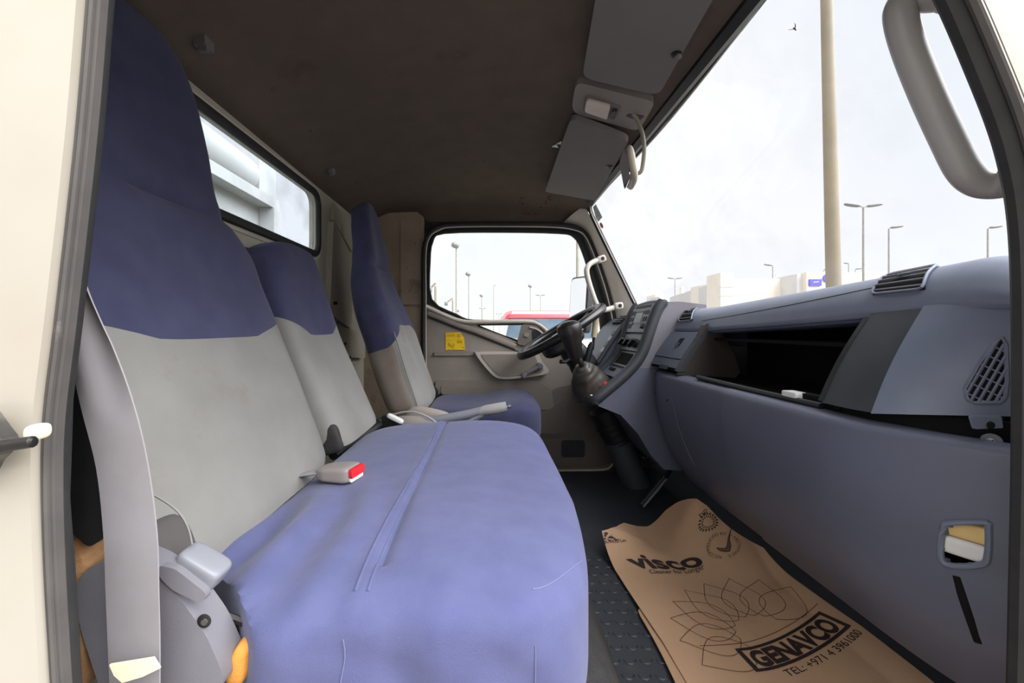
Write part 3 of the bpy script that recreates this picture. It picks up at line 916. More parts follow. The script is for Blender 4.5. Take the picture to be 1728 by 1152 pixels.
# black lower side of the middle backrest
bm = NB(); sbox(bm, (-.362, .945, -.250), (.026, .016, .034), 4, 8, M=rot('Y', -18)); obj('backrest_gusset', bm, CARPET, mb)
# black sheet standing for the shadowed seat side behind the belt; dark bolster
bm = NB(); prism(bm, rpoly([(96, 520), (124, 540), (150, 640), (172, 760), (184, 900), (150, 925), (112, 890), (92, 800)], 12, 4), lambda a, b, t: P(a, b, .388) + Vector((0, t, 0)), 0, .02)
obj('shadowed_side', bm, BLACK, bench, bevel=.004)
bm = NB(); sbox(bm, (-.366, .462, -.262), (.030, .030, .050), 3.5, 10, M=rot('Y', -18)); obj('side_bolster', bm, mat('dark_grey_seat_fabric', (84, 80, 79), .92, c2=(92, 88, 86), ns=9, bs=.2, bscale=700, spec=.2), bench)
bm = NB()
bolt = smooth([P(x, y, .428) for x, y in ((262, 836), (285, 850), (305, 868), (318, 892), (324, 918))], 4)
tube(bm, bolt, .0012, 5)
obj('bolster_stitching', bm, GREYF, bench)

# ---- driver's seat
dseat = thing('driver_seat', 'single driver seat, blue over grey, beside the far door', 'seat', (-.05, 1.635, -.64))
DT = [(0, -.222, -.285, .19, .12), (.05, -.222, -.262, .207, .145), (.2, -.262, -.14, .212, .155), (.36, -.302, -.01, .21, .155), (.5, -.352, .105, .202, .145), (.6, -.388, .19, .178, .125),
      (.68, -.406, .255, .148, .105), (.78, -.418, .325, .128, .095), (.9, -.438, .41, .108, .085), (.965, -.452, .462, .08, .07), (1, -.462, .488, .04, .04)]
up, low = backrest(DT, 1.635, .40, -.085, crease=((.665, .010, .012),), nn=3.6, hollow=.022, seed=8)
low.faces.ensure_lookup_table()
low.normal_update()
bmesh.ops.recalc_face_normals(low, faces=low.faces[:])
for f in low.faces:
    if f.normal.x > .45: f.material_index = 1
db = obj('backrest', low, [TAUPE, GREYF], dseat)
obj('upper_cover', up, NAVY, db, label='navy upper cover with headrest')
bm = NB()
for s in (-1,):
    pts = []
    for k in range(25):
        x, z, w, d = cat1(DT, lerp(.03, .36, k / 24))
        pts.append(Vector((x - .026, 1.635 + s * (w - .006), z)))
    tube(bm, pts, .0022, 6)
obj('piping', bm, GREYF, db)
def dc(q):
    x, y, z = q
    if z > 0: z += .022 * math.exp(-((x - .14) / .1) ** 2) - .010 * (1 - (y / .21) ** 2) * math.exp(-((x + .04) / .14) ** 2)
    return Vector((x, y, z))
bm = NB(); sbox(bm, (-.022, 1.635, -.345), (.215, .21, .072), 5, (36, 36, 14), fn=dc)
obj('cushion', bm, NAVY, dseat)
bm = NB(); sbox(bm, (-.03, 1.635, -.47), (.17, .17, .10), 8, 6); box(bm, (-.15, 1.5, -.68), (.12, 1.78, -.5)); obj('seat_base', bm, BLACK, dseat)
bm = NB(); sbox(bm, (-.20, 1.39, -.315), (.085, .022, .05), 3.2, 12, M=rot('Y', 12)); obj('side_cover', bm, mat('warm_grey_seat_plastic', (150, 140, 132), .5, c2=(156, 146, 138), ns=10), dseat)
bm = NB()
tube(bm, [D(733, 690, -.14), D(742, 668, -.14), D(752, 658, -.14)], .012, 8)
lathe(bm, [(.03, 0), (.03, .012), (.01, .016)], axis_m((-.255, 1.86, -.285), (0, -1, 0)), 16)
obj('recliner_hinge', bm, BLACK, dseat)

# ---- engine cover between and under the seats
bm = NB()
EC = [(-.30, -.70), (-.30, -.505), (-.1, -.497), (.07, -.490), (.10, -.468), (.145, -.465), (.182, -.495), (.210, -.56), (.236, -.635), (.25, -.70)]
ECs = smooth([(a, 0, b) for a, b in EC], 4)
def ecf(u, v):
    p = ECs[round(u * 32)]; y = lerp(.43, 1.40, v)
    z = p.z
    return Vector((p.x + .012 * nz3(Vector((0, y, p.z)), 5, 3), y, z + .008 * nz3(p + Vector((0, y, 0)), 8, 1)))
slab(bm, 32, 46, ecf, (0, 0, -.012))
tag_o = obj('engine_cover', bm, CARPET, loc=(-.1, 1.2, -.68), label='dusty black engine cover under the blue bench, beside the rubber mat', cat='cover')

# ---- hand brake
hb = thing('parking_brake_lever', 'grey parking brake lever between the bench and driver seat', 'brake lever', (-.16, 1.31, -.46))
bm = NB()
pth = smooth([P(702, 712, 1.31), P(740, 708, 1.31), P(785, 700, 1.31), P(815, 692, 1.31)], 4)
tube(bm, pth, [.012 + .003 * math.sin(k / 12 * 3) for k in range(len(pth))], 10, up=(0, 1, 0), flat=1.0)
tube(bm, [P(755, 712, 1.31), P(790, 712, 1.31), P(815, 698, 1.31)], .010, 8)
obj('lever', bm, GREYL, hb)
bm = NB()
tube(bm, [P(808, 695, 1.31), P(820, 692, 1.31), P(840, 689, 1.31), P(855, 686, 1.31)], [.013, .0165, .0175, .0165], 12)
obj('grip', bm, HANDG, hb)
bm = NB(); tube(bm, [P(853, 686.5, 1.31), P(858, 685.5, 1.31), P(858.5, 685.4, 1.31), P(862, 684.8, 1.31)], [.005, .005, .007, .006], 10); obj('release_button', bm, METAL, hb)
bm = NB(); sbox(bm, (-.215, 1.315, -.345), (.115, .035, .065), 3, 14, M=rot('Y', 8)); obj('boot_cover', bm, mat('warm_grey_cover', (142, 134, 128), .55, c2=(148, 140, 134), ns=10), hb)
bm = NB(); tube(bm, smooth([P(660, 700, 1.265), P(690, 694, 1.265), P(715, 700, 1.265), P(735, 712, 1.265), P(752, 728, 1.265)], 4), .003, 6); obj('cover_edge', bm, HANDG, hb)

# ---- shoulder belt in the foreground
belt = thing('shoulder_belt', 'grey shoulder belt hanging beside the nearest seat', 'seat belt', P(225, 1130, .36))
LB = [(131, 448), (124, 490), (116, 550), (118, 600), (137, 690), (162, 790), (174, 900), (178, 1000), (182, 1100), (188, 1230)]
RB = [(135, 450), (150, 490), (175, 545), (195, 590), (222, 670), (248, 780), (264, 900), (267, 1000), (269, 1100), (268, 1230)]
A = smooth([P(x, y, .368 - .006 * math.sin(i * .5)) for i, (x, y) in enumerate(LB)], 5)
B = smooth([P(x, y, .360 - .004 * math.sin(i * .5)) for i, (x, y) in enumerate(RB)], 5)
bm = NB()
rings = []
for i, (a, b) in enumerate(zip(A, B)):
    fold = .004 * math.sin(math.pi * clamp(1 - i / 22))
    row = [lerp(a, b, k / 8) + Vector((0, -fold * math.sin(k / 8 * math.pi * 2.2), 0)) for k in range(9)]
    rings.append(row + [p + Vector((0, .0014, 0)) for p in row[::-1]])
loft(bm, rings)
obj('webbing', bm, BELT, belt)
bm = NB()
q = [P(184, 1122, .352), P(258, 1110, .351), P(269, 1128, .351), P(240, 1142, .351), P(206, 1152, .351), P(192, 1140, .352)]
vs_ = [bm.verts.new(p) for p in q]; vb = [bm.verts.new(p + Vector((0, .002, 0))) for p in q]
bm.faces.new(vs_); bm.faces.new(vb[::-1])
for i in range(6): bm.faces.new((vs_[i], vs_[(i + 1) % 6], vb[(i + 1) % 6], vb[i]))
obj('sewn_tag', bm, CREAM, belt, label='cream cloth tag folded at the foot of the belt')

# ---- buckle lying on the cushion
bk = thing('belt_buckle', 'grey belt buckle with red button lying on the blue cushion', 'buckle', Vector((-.270, .745, top_z(-.270, .745))))
Mb = rot('Z', -14) @ rot('Y', -3)
bc = Vector((-.270, .745, top_z(-.270, .745) + .0165))
bm = NB()
sbox(bm, bc, (.036, .025, .0145), 5, 12, M=Mb, fn=lambda q: Vector((q.x, q.y * (1 - .12 * (q.x < -.02)), q.z * (.80 + .2 * clamp((q.x + .03) / .05)))))
obj('body', bm, mat('taupe_buckle_plastic', (140, 131, 127), .45, c2=(146, 137, 133), ns=14), bk)
bm = NB()
prism(bm, rpoly([(-.021, -.004), (.021, -.004), (.021, .0115), (-.021, .0115)], .004, 3), lambda a, b, t: bc + Mb @ Vector((.034 + t, a, b)), 0, .006)
bt = obj('release_button', bm, RED, bk, bevel=.002)
bm = NB(); prism(bm, rpoly([(-.020, -.0115), (.020, -.0115), (.020, -.0045), (-.020, -.0045)], .003, 3), lambda a, b, t: bc + Mb @ Vector((.034 + t, a, b)), 0, .003)
obj('tongue_slot', bm, WHITEP, bk)
bm = NB(); tube(bm, smooth([bc + Vector((-.034, .0, 0)), bc + Vector((-.055, .004, -.004)), bc + Vector((-.085, .012, -.012))], 4), [.013] * 8 + [.013], 8, up=(0, 0, 1), flat=.25)
obj('stalk', bm, BELT, bk)

# ---- padding bits at the foot of the near seat
bm = NB(); sbox(bm, P(132, 1015, .408), (.020, .016, .085), 4, 14, fn=lambda q: q + Vector((.004 * nz3(q, 30), 0, .004 * nz3(q, 25, 3))))
obj('padding_roll', bm, FOAM, loc=P(132, 1160, .408), label='brown fibre padding tucked beside the recliner cover', cat='padding')
bm = NB(); sbox(bm, P(408, 1115, .418), (.0095, .012, .023), 3, 10, M=rot('Y', 14), fn=lambda q: q + Vector((.002 * nz3(q, 60), 0, .002 * nz3(q, 50, 3))))
obj('foam_scrap', bm, ORANGE, loc=P(408, 1150, .418), label='orange foam scrap poking out under the blue cushion', cat='foam')

# ================================================================ dashboard
dash = thing('dashboard', 'blue-grey dashboard spanning the cab with an open glove compartment', 'dashboard', (.66, 1.1, -.5))
PADP = smooth([(a, 0, b) for a, b in ((.83, -.02), (.825, .03), (.80, .075), (.765, .098), (.73, .104), (.70, .098), (.676, .082), (.660, .060), (.652, .042), (.650, .032), (.656, .024), (.70, .022), (.74, .022))], 4)
NP = len(PADP) - 1
def dz(y): return -.034 * clamp((y - .6) / .7) ** .9
def pad(u, v):
    """u: along the cab, v: 0 at the windscreen .. 1 under the lip"""
    y = lerp(.475, 1.96, u ** 1.3)
    k = v * NP; i = min(NP - 1, int(k)); p = PADP[i].lerp(PADP[i + 1], k - i)
    e = clamp((.60 - y) / .125)
    r = 1 - math.sqrt(max(0, 1 - e * e)) if e < 1 else 1
    z = p.z + dz(y)
    if p.z > .03: z -= r * .9 * (p.z - .02)
    x = p.x - .035 * r * clamp((p.z + .0) / .05) if p.x < .70 else p.x - .02 * r
    return Vector((x, y, z))
bm = NB(); slab(bm, 90, NP, pad, (.010, 0, -.004))
top = obj('top_pad', bm, DASH, dash)
def on(F, u, v, d=0.0):
    """point on F lifted by d along its normal towards the viewpoint"""
    p = F(u, v)
    n = (F(min(1, u + .002), v) - F(max(0, u - .002), v)).cross(F(u, min(1, v + .002)) - F(u, max(0, v - .002))).normalized()
    if n.dot(p) > 0: n = -n
    return p + n * d
def px_on(F, px, py, d=0.0, u0=0, u1=1, v0=0, v1=1):
    u, v = hit(px, py, F, u0, u1, v0, v1)
    return on(F, u, v, d)
# split line of the pad
bm = NB()
tube(bm, [px_on(pad, x, y, -.0006, v0=.3, v1=.9) for x, y in ((1185, 541), (1250, 530), (1330, 515), (1400, 501), (1475, 485))], .0016, 6)
obj('pad_gap', bm, BLACK, top)
def quad_on(F, q, nu, nv, d, bounds=(0, 1, 0, 1)):
    """a patch of F between four picture corners (uv interpolated), lifted by d"""
    uv = [hit(x, y, F, *bounds) for x, y in q]
    def fn(s, t):
        a = [lerp(uv[0][k], uv[1][k], s) for k in (0, 1)]; b = [lerp(uv[3][k], uv[2][k], s) for k in (0, 1)]
        return on(F, lerp(a[0], b[0], t), lerp(a[1], b[1], t), d)
    return fn
# air vents let into the pad
def vent(q, bounds, slats, name='air_vent'):
    f = quad_on(pad, q, 1, 1, .0005, bounds)
    g = quad_on(pad, q, 1, 1, .004, bounds)
    bm = NB(); slab(bm, 10, 10, f, lambda u, v: (0, 0, .0008))
    o = obj(name, bm, VOID, dash)
    loop = [g(t / 12, 0) for t in range(13)] + [g(1, t / 8) for t in range(1, 9)] + [g(1 - t / 12, 1) for t in range(1, 13)] + [g(0, 1 - t / 8) for t in range(1, 8)]
    for _ in range(2): loop = [(loop[i - 1] + loop[i] * 2 + loop[(i + 1) % len(loop)]) / 4 for i in range(len(loop))]
    bm = NB(); tube(bm, loop, .0022, 6, closed=True); obj('vent_frame', bm, DASH, o)
    for k in range(slats):
        t = (k + .7) / (slats + .4)
        bm = NB(); tube(bm, [g(s / 8, t) for s in range(9)], .0016, 6, up=(-.8, 0, .6), flat=.6)
        obj('slat', bm, GREYP, o)
    bm = NB(); tube(bm, [g(.46, .38) + Vector((0, -.014, 0)), g(.5, .42) + Vector((-.004, 0, 0)), g(.54, .38) + Vector((0, .014, 0))], .003, 6); obj('vent_thumb', bm, CHAR, o)
vent([(1500, 449), (1584, 440), (1562, 489), (1473, 498)], (0, .5, .2, .95), 5)
vent([(1153, 518), (1178, 514), (1169, 541), (1147, 543)], (.3, .95, .2, .95), 4)

# face below the lip
def face(y, t):
    """y along the cab, t 0 lip .. 1 foot"""
    x = lerp(.648, .566, t)
    z = lerp(.030 + dz(y), -.125 + (.020 * clamp((.62 - y) / .12)), t)
    if y < .66: x += lerp(.006, .088, t) * (max(0, .66 - y) / .135) ** 2
    x += -.006 * math.sin(math.pi * t)
    return Vector((x, y, z))
def yl(t): return .620
def yr(t): return .706
def fpatch(y0, y1, t0=0., t1=1., d=0):
    def fn(s, t):
        tt = lerp(t0, t1, t)
        a, b = y0(tt) if callable(y0) else y0, y1(tt) if callable(y1) else y1
        return face(lerp(a, b, s), tt) + Vector((-d, 0, -d * .4))
    return fn
bm = NB(); slab(bm, 24, 16, fpatch(.512, yl, -.12, 1.0, .003), (.012, 0, 0))
endp = obj('end_panel', bm, DASH, dash, label='blue-grey end panel with triangular grille')
bm = NB(); slab(bm, 8, 16, fpatch(yl, yr, -.02, 1.0, .0), (.012, 0, 0))
obj('filler_strip', bm, CHAR, dash, label='charcoal strip right of the glove compartment')
bm = NB(); slab(bm, 3, 16, fpatch(lambda t: yr(t) - .002, lambda t: yr(t) + .008, .03, .98, .001), (.012, 0, 0))
obj('compartment_rim', bm, BLACK, dash)
# triangular grille
TRI = [(1634, 672), (1629, 655), (1655, 610), (1680, 576), (1692, 570), (1698, 580), (1700, 640), (1697, 668), (1688, 677), (1645, 678)]
def face_uv(u, v): return face(lerp(.50, .75, u), v)
uvs = [hit(x, y, face_uv, 0, .5, 0, 1) for x, y in TRI]
def gp(px, py, d):
    u, v = hit(px, py, face_uv, 0, .5, 0, 1)
    return face_uv(u, v) + Vector((-.003, -.002, 0)) + Vector((-.75, -.65, -.1)).normalized() * d
bm = NB(); vv = [bm.verts.new(gp(x, y, .0012)) for x, y in TRI]; bm.faces.new(vv)
grl = obj('speaker_grille', bm, VOID, dash)
bm = NB(); tube(bm, [gp(x, y, .002) for x, y in TRI], .0020, 6, closed=True); obj('grille_rim', bm, DASH, grl)
bm = NB()
TRIP = [Vector(p) for p in TRI]
def inside(p):
    c = False
    for i in range(len(TRIP)):
        a, b = TRIP[i], TRIP[i - 1]
        if (a.y > p.y) != (b.y > p.y) and p.x < (b.x - a.x) * (p.y - a.y) / (b.y - a.y) + a.x: c = not c
    return c
def bars(bm, d, off, r):
    d = Vector(d).normalized(); nrm = Vector((-d.y, d.x))
    for k in off:
        seg = [Vector((1668, 630)) + nrm * k + d * s for s in range(-90, 91, 3)]
        seg = [p for p in seg if inside(p)]
        if len(seg) > 2: tube(bm, [gp(p.x, p.y, .0022) for p in (seg[0], seg[len(seg) // 2], seg[-1])], r, 5)
bars(bm, (42, -72), (-38, -26, -14, -2, 10, 22, 34), .0017)
bars(bm, (60, 28), (-46, -28, -10, 8, 26, 44), .0009)
obj('grille_bars', bm, DASH, grl)

# glove compartment: an open bin between Y .70 and 1.19
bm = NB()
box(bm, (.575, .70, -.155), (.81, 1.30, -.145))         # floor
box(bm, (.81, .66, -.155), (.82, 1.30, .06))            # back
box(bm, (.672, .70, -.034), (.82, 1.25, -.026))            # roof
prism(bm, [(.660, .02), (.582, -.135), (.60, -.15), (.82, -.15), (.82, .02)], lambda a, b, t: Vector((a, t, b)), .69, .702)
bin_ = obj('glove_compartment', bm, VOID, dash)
bm = NB()
prism(bm, [(.562, -.137), (.60, -.07), (.638, .012), (.655, .018), (.70, -.02), (.735, -.085), (.748, -.13), (.735, -.145)], lambda a, b, t: Vector((a, 1.235 + t, b)), 0, .012)
obj('bin_cheek', bm, BROWNP, bin_, bevel=.004, label='brown-black side cheek of the open compartment')
bm = NB()
tube(bm, [(.578, .72, -.134), (.576, .9, -.134), (.574, 1.14, -.132)], .006, 8)
obj('hinge_rail', bm, BLACK, bin_)
bm = NB()
tube(bm, [(.590, .72, -.140), (.588, .9, -.140), (.586, 1.14, -.138)], .004, 8)
obj('hinge_rail', bm, CHAR, bin_)
crd = obj_bm = NB()
sbox(crd, (.585, .795, -.128), (.012, .020, .009), 8, 6)
obj('white_box', crd, WHITEP, loc=(.585, .795, -.137), label='small white plastic box lying at the right of the open glove compartment', cat='box')

# small flap and drawer left of the bin
bm = NB(); slab(bm, 8, 14, fpatch(1.255, 1.455, .02, .70, .006), (.014, 0, 0))
fl = obj('cubby_flap', bm, DASH2, dash)
bm = NB(); slab(bm, 8, 6, fpatch(1.255, 1.455, .73, .94, .004), (.014, 0, 0))
dr = obj('cubby_drawer', bm, DASH2, dash)
bm = NB(); slab(bm, 8, 6, fpatch(1.25, 1.455, .90, 1.04, -.004), (.014, 0, 0)); obj('cubby_gap', bm, VOID, dash)
bm = NB(); slab(bm, 2, 2, fpatch(1.318, 1.345, .18, .38, .0085), (.004, 0, 0)); lt = obj('latch', bm, VOID, fl)
bm = NB(); slab(bm, 2, 2, fpatch(1.325, 1.338, .28, .40, .0115), (.004, 0, 0)); obj('latch_tongue', bm, CHAR, fl)
bm = NB(); slab(bm, 2, 2, fpatch(1.31, 1.37, .90, 1.0, .006), (.006, 0, 0)); obj('pull', bm, BLACK, dr)
bm = NB(); slab(bm, 3, 14, fpatch(1.232, 1.256, .0, 1.0, .004), (.02, 0, 0)); obj('cubby_frame', bm, CHAR, dash)
bm = NB(); slab(bm, 3, 14, fpatch(1.455, 1.475, -.05, 1.1, .004), (.02, 0, 0)); obj('cubby_frame', bm, CONS, dash)

# knee panels
KP = smooth([(a, 0, b) for a, b in ((.610, -.146), (.590, -.140), (.570, -.139), (.556, -.144), (.549, -.157), (.546, -.195), (.550, -.25), (.565, -.32), (.594, -.41), (.640, -.486), (.652, -.500), (.668, -.506), (.72, -.505))], 4)
NK = len(KP) - 1
def knee(y0, y1, off=0.0, end=True):
    def fn(u, v):
        y = lerp(y0, y1, u)
        k = v * NK; i = min(NK - 1, int(k)); p = KP[i].lerp(KP[i + 1], k - i)
        x = p.x + off
        if end and y < .70:
            x += .075 * ((.70 - y) / .22) ** 2 * (1 - .55 * clamp((-p.z - .30) / .2))
        z = p.z
        if y < .66 and p.z > -.15: z -= .002 * clamp((.66 - y) / .08)
        return Vector((x, y, z))
    return fn
kn = knee(.435, .975)
HOLE = [(1592, 890), (1606, 882), (1662, 881), (1668, 890), (1667, 935), (1656, 952), (1604, 953), (1588, 938)]
hp = [hit(x, y, kn, 0, .5, .2, 1) for x, y in HOLE]
def in_hole(u, v):
    c = False
    for i in range(len(hp)):
        a, b = hp[i], hp[i - 1]
        if (a[1] > v) != (b[1] > v) and u < (b[0] - a[0]) * (v - a[1]) / (b[1] - a[1]) + a[0]: c = not c
    return c
bm = NB(); slab(bm, 120, NK * 3, kn, (.006, 0, 0), skip=in_hole)
k1 = obj('knee_panel', bm, KNEE, dash)
hloop = smooth([on(kn, u, v, .0006) for u, v in hp], 4, closed=True)
bm = NB(); tube(bm, hloop, .0035, 8, closed=True); obj('opening_rim', bm, DASH, k1)
hc = sum(hloop, Vector()) / len(hloop)
hu, hv = sum(p[0] for p in hp) / len(hp), sum(p[1] for p in hp) / len(hp)
tu = (kn(hu + .01, hv) - kn(hu - .01, hv)).normalized()
tv = (kn(hu, hv + .01) - kn(hu, hv - .01)).normalized()
hn = tu.cross(tv)
if hn.dot(hc) > 0: hn = -hn
HM = Matrix((hn, tu, hn.cross(tu))).transposed()
bm = NB(); sbox(bm, hc - hn * .036, (.003, .050, .045), 9, 6, M=HM); obj('opening_back', bm, VOID, k1)
up_ = hn.cross(tu); up_ = up_ if up_.z > 0 else -up_
bm = NB(); sbox(bm, hc - hn * .017 + up_ * .0125 + tu * .001, (.013, .0295, .0122), 6, 8, M=HM); obj('amber_block', bm, AMBER, k1)
bm = NB(); sbox(bm, hc - hn * .015 - up_ * .0125 + tu * .001, (.013, .0295, .0118), 6, 8, M=HM); obj('white_block', bm, WHITEP, k1)
bm = NB()
sl = [px_on(kn, x, y, .0004, 0, .5, .2, 1) for x, y in ((1614, 972), (1624, 1005), (1636, 1040), (1651, 1084))]
tube(bm, sl, [.0035, .0045, .0045, .004], 8, up=(-1, -.6, 0), flat=.35)
obj('vent_slot', bm, VOID, k1)
kf = knee(.965, 1.53, .006, False)
def kfar(u, v):
    p = kf(u, v); t = clamp((u - .62) / .38)
    p.x += .07 * t * t; p.z += .05 * t * t * clamp((-p.z - .25) / .2)
    return p
bm = NB(); slab(bm, 40, NK, kfar, (.006, 0, 0))
k2 = obj('far_knee_panel', bm, KNEE, dash)
bm = NB()
tube(bm, smooth([px_on(kfar, x, y, .0002) for x, y in ((1132, 662), (1140, 700), (1152, 740), (1172, 785), (1196, 825))], 4), .0012, 5)
obj('panel_seam', bm, VISOR, k2)
bm = NB()
tube(bm, [px_on(kfar, x, y, .0004) for x, y in ((1091, 663), (1108, 668), (1127, 675))], .0026, 6)
obj('pocket_gap', bm, VOID, k2)
bm = NB()
tube(bm, [px_on(kfar, x, y, .0004) for x, y in ((1112, 728), (1130, 738), (1150, 749))], .0030, 6)
obj('pocket_lip', bm, VOID, k2)
bm = NB(); tube(bm, [px_on(kfar, x, y, .0010) for x, y in ((1109, 724), (1116, 732), (1134, 743), (1150, 752))], .0010, 5)
obj('pocket_edge', bm, VISOR, k2)
# black gap, bracket and screw between end panel and knee panel
bm = NB(); slab(bm, 10, 4, lambda u, v: Vector((lerp(.665, .60, u) if False else face(lerp(.46, .80, u), 1).x + .02, lerp(.46, .80, u), lerp(-.120, -.16, v))), (.02, 0, 0)); obj('panel_gap', bm, VOID, dash)
bm = NB()
q = [gp(1640, 703, -.004), gp(1688, 703, -.004)]
prism(bm, rpoly([(1638, 702), (1690, 702), (1693, 722), (1645, 724)], 3, 3), lambda a, b, t: P(a, b, .515) + Vector((0, t, 0)), 0, .003)
br = obj('bracket', bm, DASH, dash, bevel=.0008)
bm = NB(); lathe(bm, [(.0048, 0), (.004, .002)], axis_m(P(1671, 717, .5145), (0, -1, 0)), 10); obj('bracket_hole', bm, VOID, br)
bm = NB(); cs = px_on(kn, 1673, 743, .0, 0, .5, 0, .6); lathe(bm, [(.0095, -.002), (.0095, .0015), (.006, .002)], axis_m(cs, (-.8, -.6, 0)), 18)
scw = obj('screw_washer', bm, DASH, dash)
bm = NB(); lathe(bm, [(.005, .001), (.0046, .0045), (.001, .005)], axis_m(cs, (-.8, -.6, 0)), 12); obj('screw', bm, METAL, scw)
bm = NB()
ax = axis_m(cs + Vector((-.8, -.6, 0)).normalized() * .0047, (-.8, -.6, 0))
for a in (0, 90):
    m = ax @ Matrix.Rotation(R(a), 4, 'Z')
    box(bm, (-.003, -.0007, -.001), (.003, .0007, .0008), M=m)
obj('screw_slot', bm, BLACK, scw)

# ================================================================ centre console (gear lever tower)
con = thing('centre_console', 'dark slanted centre console with radio and gear lever, left of the flap', 'console', (.55, 1.48, -.5))
KS = 1.45 / 1.345
CL = [(.575, .088), (.555, .070), (.535, .018), (.515, -.045), (.500, -.085), (.470, -.128), (.42, -.175), (.362, -.222), (.345, -.240)]
CL = [(a * KS, b * KS) for a, b in CL]
CB = [(.385, -.270), (.46, -.300), (.52, -.365), (.565, -.44), (.61, -.49), (.74, -.50), (.76, .085), (.67, .096)]
bm = NB(); prism(bm, CL[:6] + [(.76, -.136), (.76, .085), (.67, .096)], lambda a, b, t: Vector((a, 1.45 + t, b)), 0, .26)
cbody = obj('tower', bm, CONS, con, bevel=.012, seg=3)
bm = NB(); prism(bm, CL[5:] + CB[:6] + [(.76, -.139)], lambda a, b, t: Vector((a, 1.448 + t, b)), 0, .262)
obj('tower_base', bm, KNEE, con, bevel=.012, seg=3)
CLs = smooth([(a, 0, b) for a, b in CL], 6)
NC = len(CLs) - 1
def cf(u, v):
    """console face: u 0 near .. 1 far, v 0 top .. 1 bottom"""
    k = v * NC; i = min(NC - 1, int(k)); p = CLs[i].lerp(CLs[i + 1], k - i)
    return Vector((p.x - .004, lerp(1.44, 1.715, u), p.z + .003))
bm = NB(); slab(bm, 10, NC, cf, (.010, 0, -.006)); cface = obj('face_plate', bm, CHAR, con)
# raised bezel along the near side, the foot and the far side
bm = NB()
pth = [cf(0.05, k / 24) for k in range(1, 24)]
lo = [cf(.05 + .9 * k / 8, .985) for k in range(9)]
hi = [cf(.95, 1 - k / 24) for k in range(1, 24)]
full = pth + lo + hi
for _ in range(3): full = [full[0]] + [(full[i - 1] + full[i] * 2 + full[i + 1]) / 4 for i in range(1, len(full) - 1)] + [full[-1]]
tube(bm, full, .0195, 12)
bez = obj('bezel', bm, BLACK if False else CHAR, con)
bm = NB(); tube(bm, smooth([Vector((.622, 1.47, .092)), Vector((.612, 1.57, .094)), Vector((.622, 1.70, .091))], 4), .014, 8); obj('hood_edge', bm, DASH2, con)
def slot(u0, u1, v0, v1, d, m, name, par=None, bev=.0015, th=.006):
    bm = NB(); slab(bm, 4, 4, lambda s, t: on(cf, lerp(u0, u1, s), lerp(v0, v1, t), d), lambda s, t: (th * .9, 0, -th * .4))
    return obj(name, bm, m, par or con, bevel=bev)
rad = slot(.18, .86, .085, .315, .008, SILV, 'radio')
slot(.25, .78, .105, .128, .0095, BLACK, 'disc_slot', rad, 0, .002)
dsp = slot(.40, .66, .175, .255, .0095, LCD, 'display', rad, 0, .002)
slot(.37, .69, .165, .175, .0100, BLACK, 'display_frame', rad, 0, .002)
slot(.66, .69, .165, .265, .0100, BLACK, 'display_frame', rad, 0, .002)
for u in (.22, .29, .72, .79):
    for v in (.16, .21, .26): slot(u, u + .045, v, v + .03, .0105, CHAR, 'button', rad, 0, .003)
bm = NB(); lathe(bm, [(.006, 0), (.005, .01)], axis_m(on(cf, .24, .285, .008), (-.9, 0, .35)), 12); obj('volume_knob', bm, BLACK, rad)
pan = slot(.20, .84, .33, .485, .007, SILV, 'heater_panel')
for u in (.30, .52, .74):
    bm = NB()
    M = axis_m(on(cf, u, .40, .007), (-.94, 0, .34))
    lathe(bm, [(.017, 0), (.016, .010), (.012, .013)], M, 18)
    box(bm, (-.004, -.017, .010), (.004, .017, .026), M=M @ Matrix.Rotation(R(40), 4, 'Z'))
    obj('heater_knob', bm, BLACK, pan)
for u in (.28, .40, .52, .64): slot(u, u + .05, .46, .478, .009, LCD, 'button', pan, 0, .003)
bx = slot(.22, .80, .50, .64, .004, SILV, 'storage_bay')
slot(.27, .75, .515, .625, .006, VOID, 'bay_opening', bx, 0, .002)
ash = slot(.22, .80, .665, .735, .008, DASH2, 'ashtray')
slot(.42, .66, .675, .695, .011, VOID, 'ashtray_pull', ash, 0, .002)
bm = NB(); bm2 = on(cf, .13, .80, .012); lathe(bm, [(.0085, -.002), (.008, .007), (.005, .009)], axis_m(bm2, (-.6, -.3, .7)), 14); obj('hazard_switch', bm, RED, con)
bm = NB(); sbox(bm, on(cf, .10, .925, .016), (.004, .010, .004), 4, 6); obj('clip', bm, WHITEP, con)
bm = NB(); sbox(bm, on(cf, .98, .995, .020) + Vector((-.004, -.02, .0)), (.004, .007, .012), 4, 6); obj('key_tag', bm, RED, con)
# cup-shaped holder on the far side
bm = NB(); lathe(bm, [(.030, 0), (.032, .05), (.028, .052), (.025, .012)], axis_m(on(cf, .80, .80, .0), (-.5, 0, .85)), 18); obj('cup_holder', bm, CHAR, con)

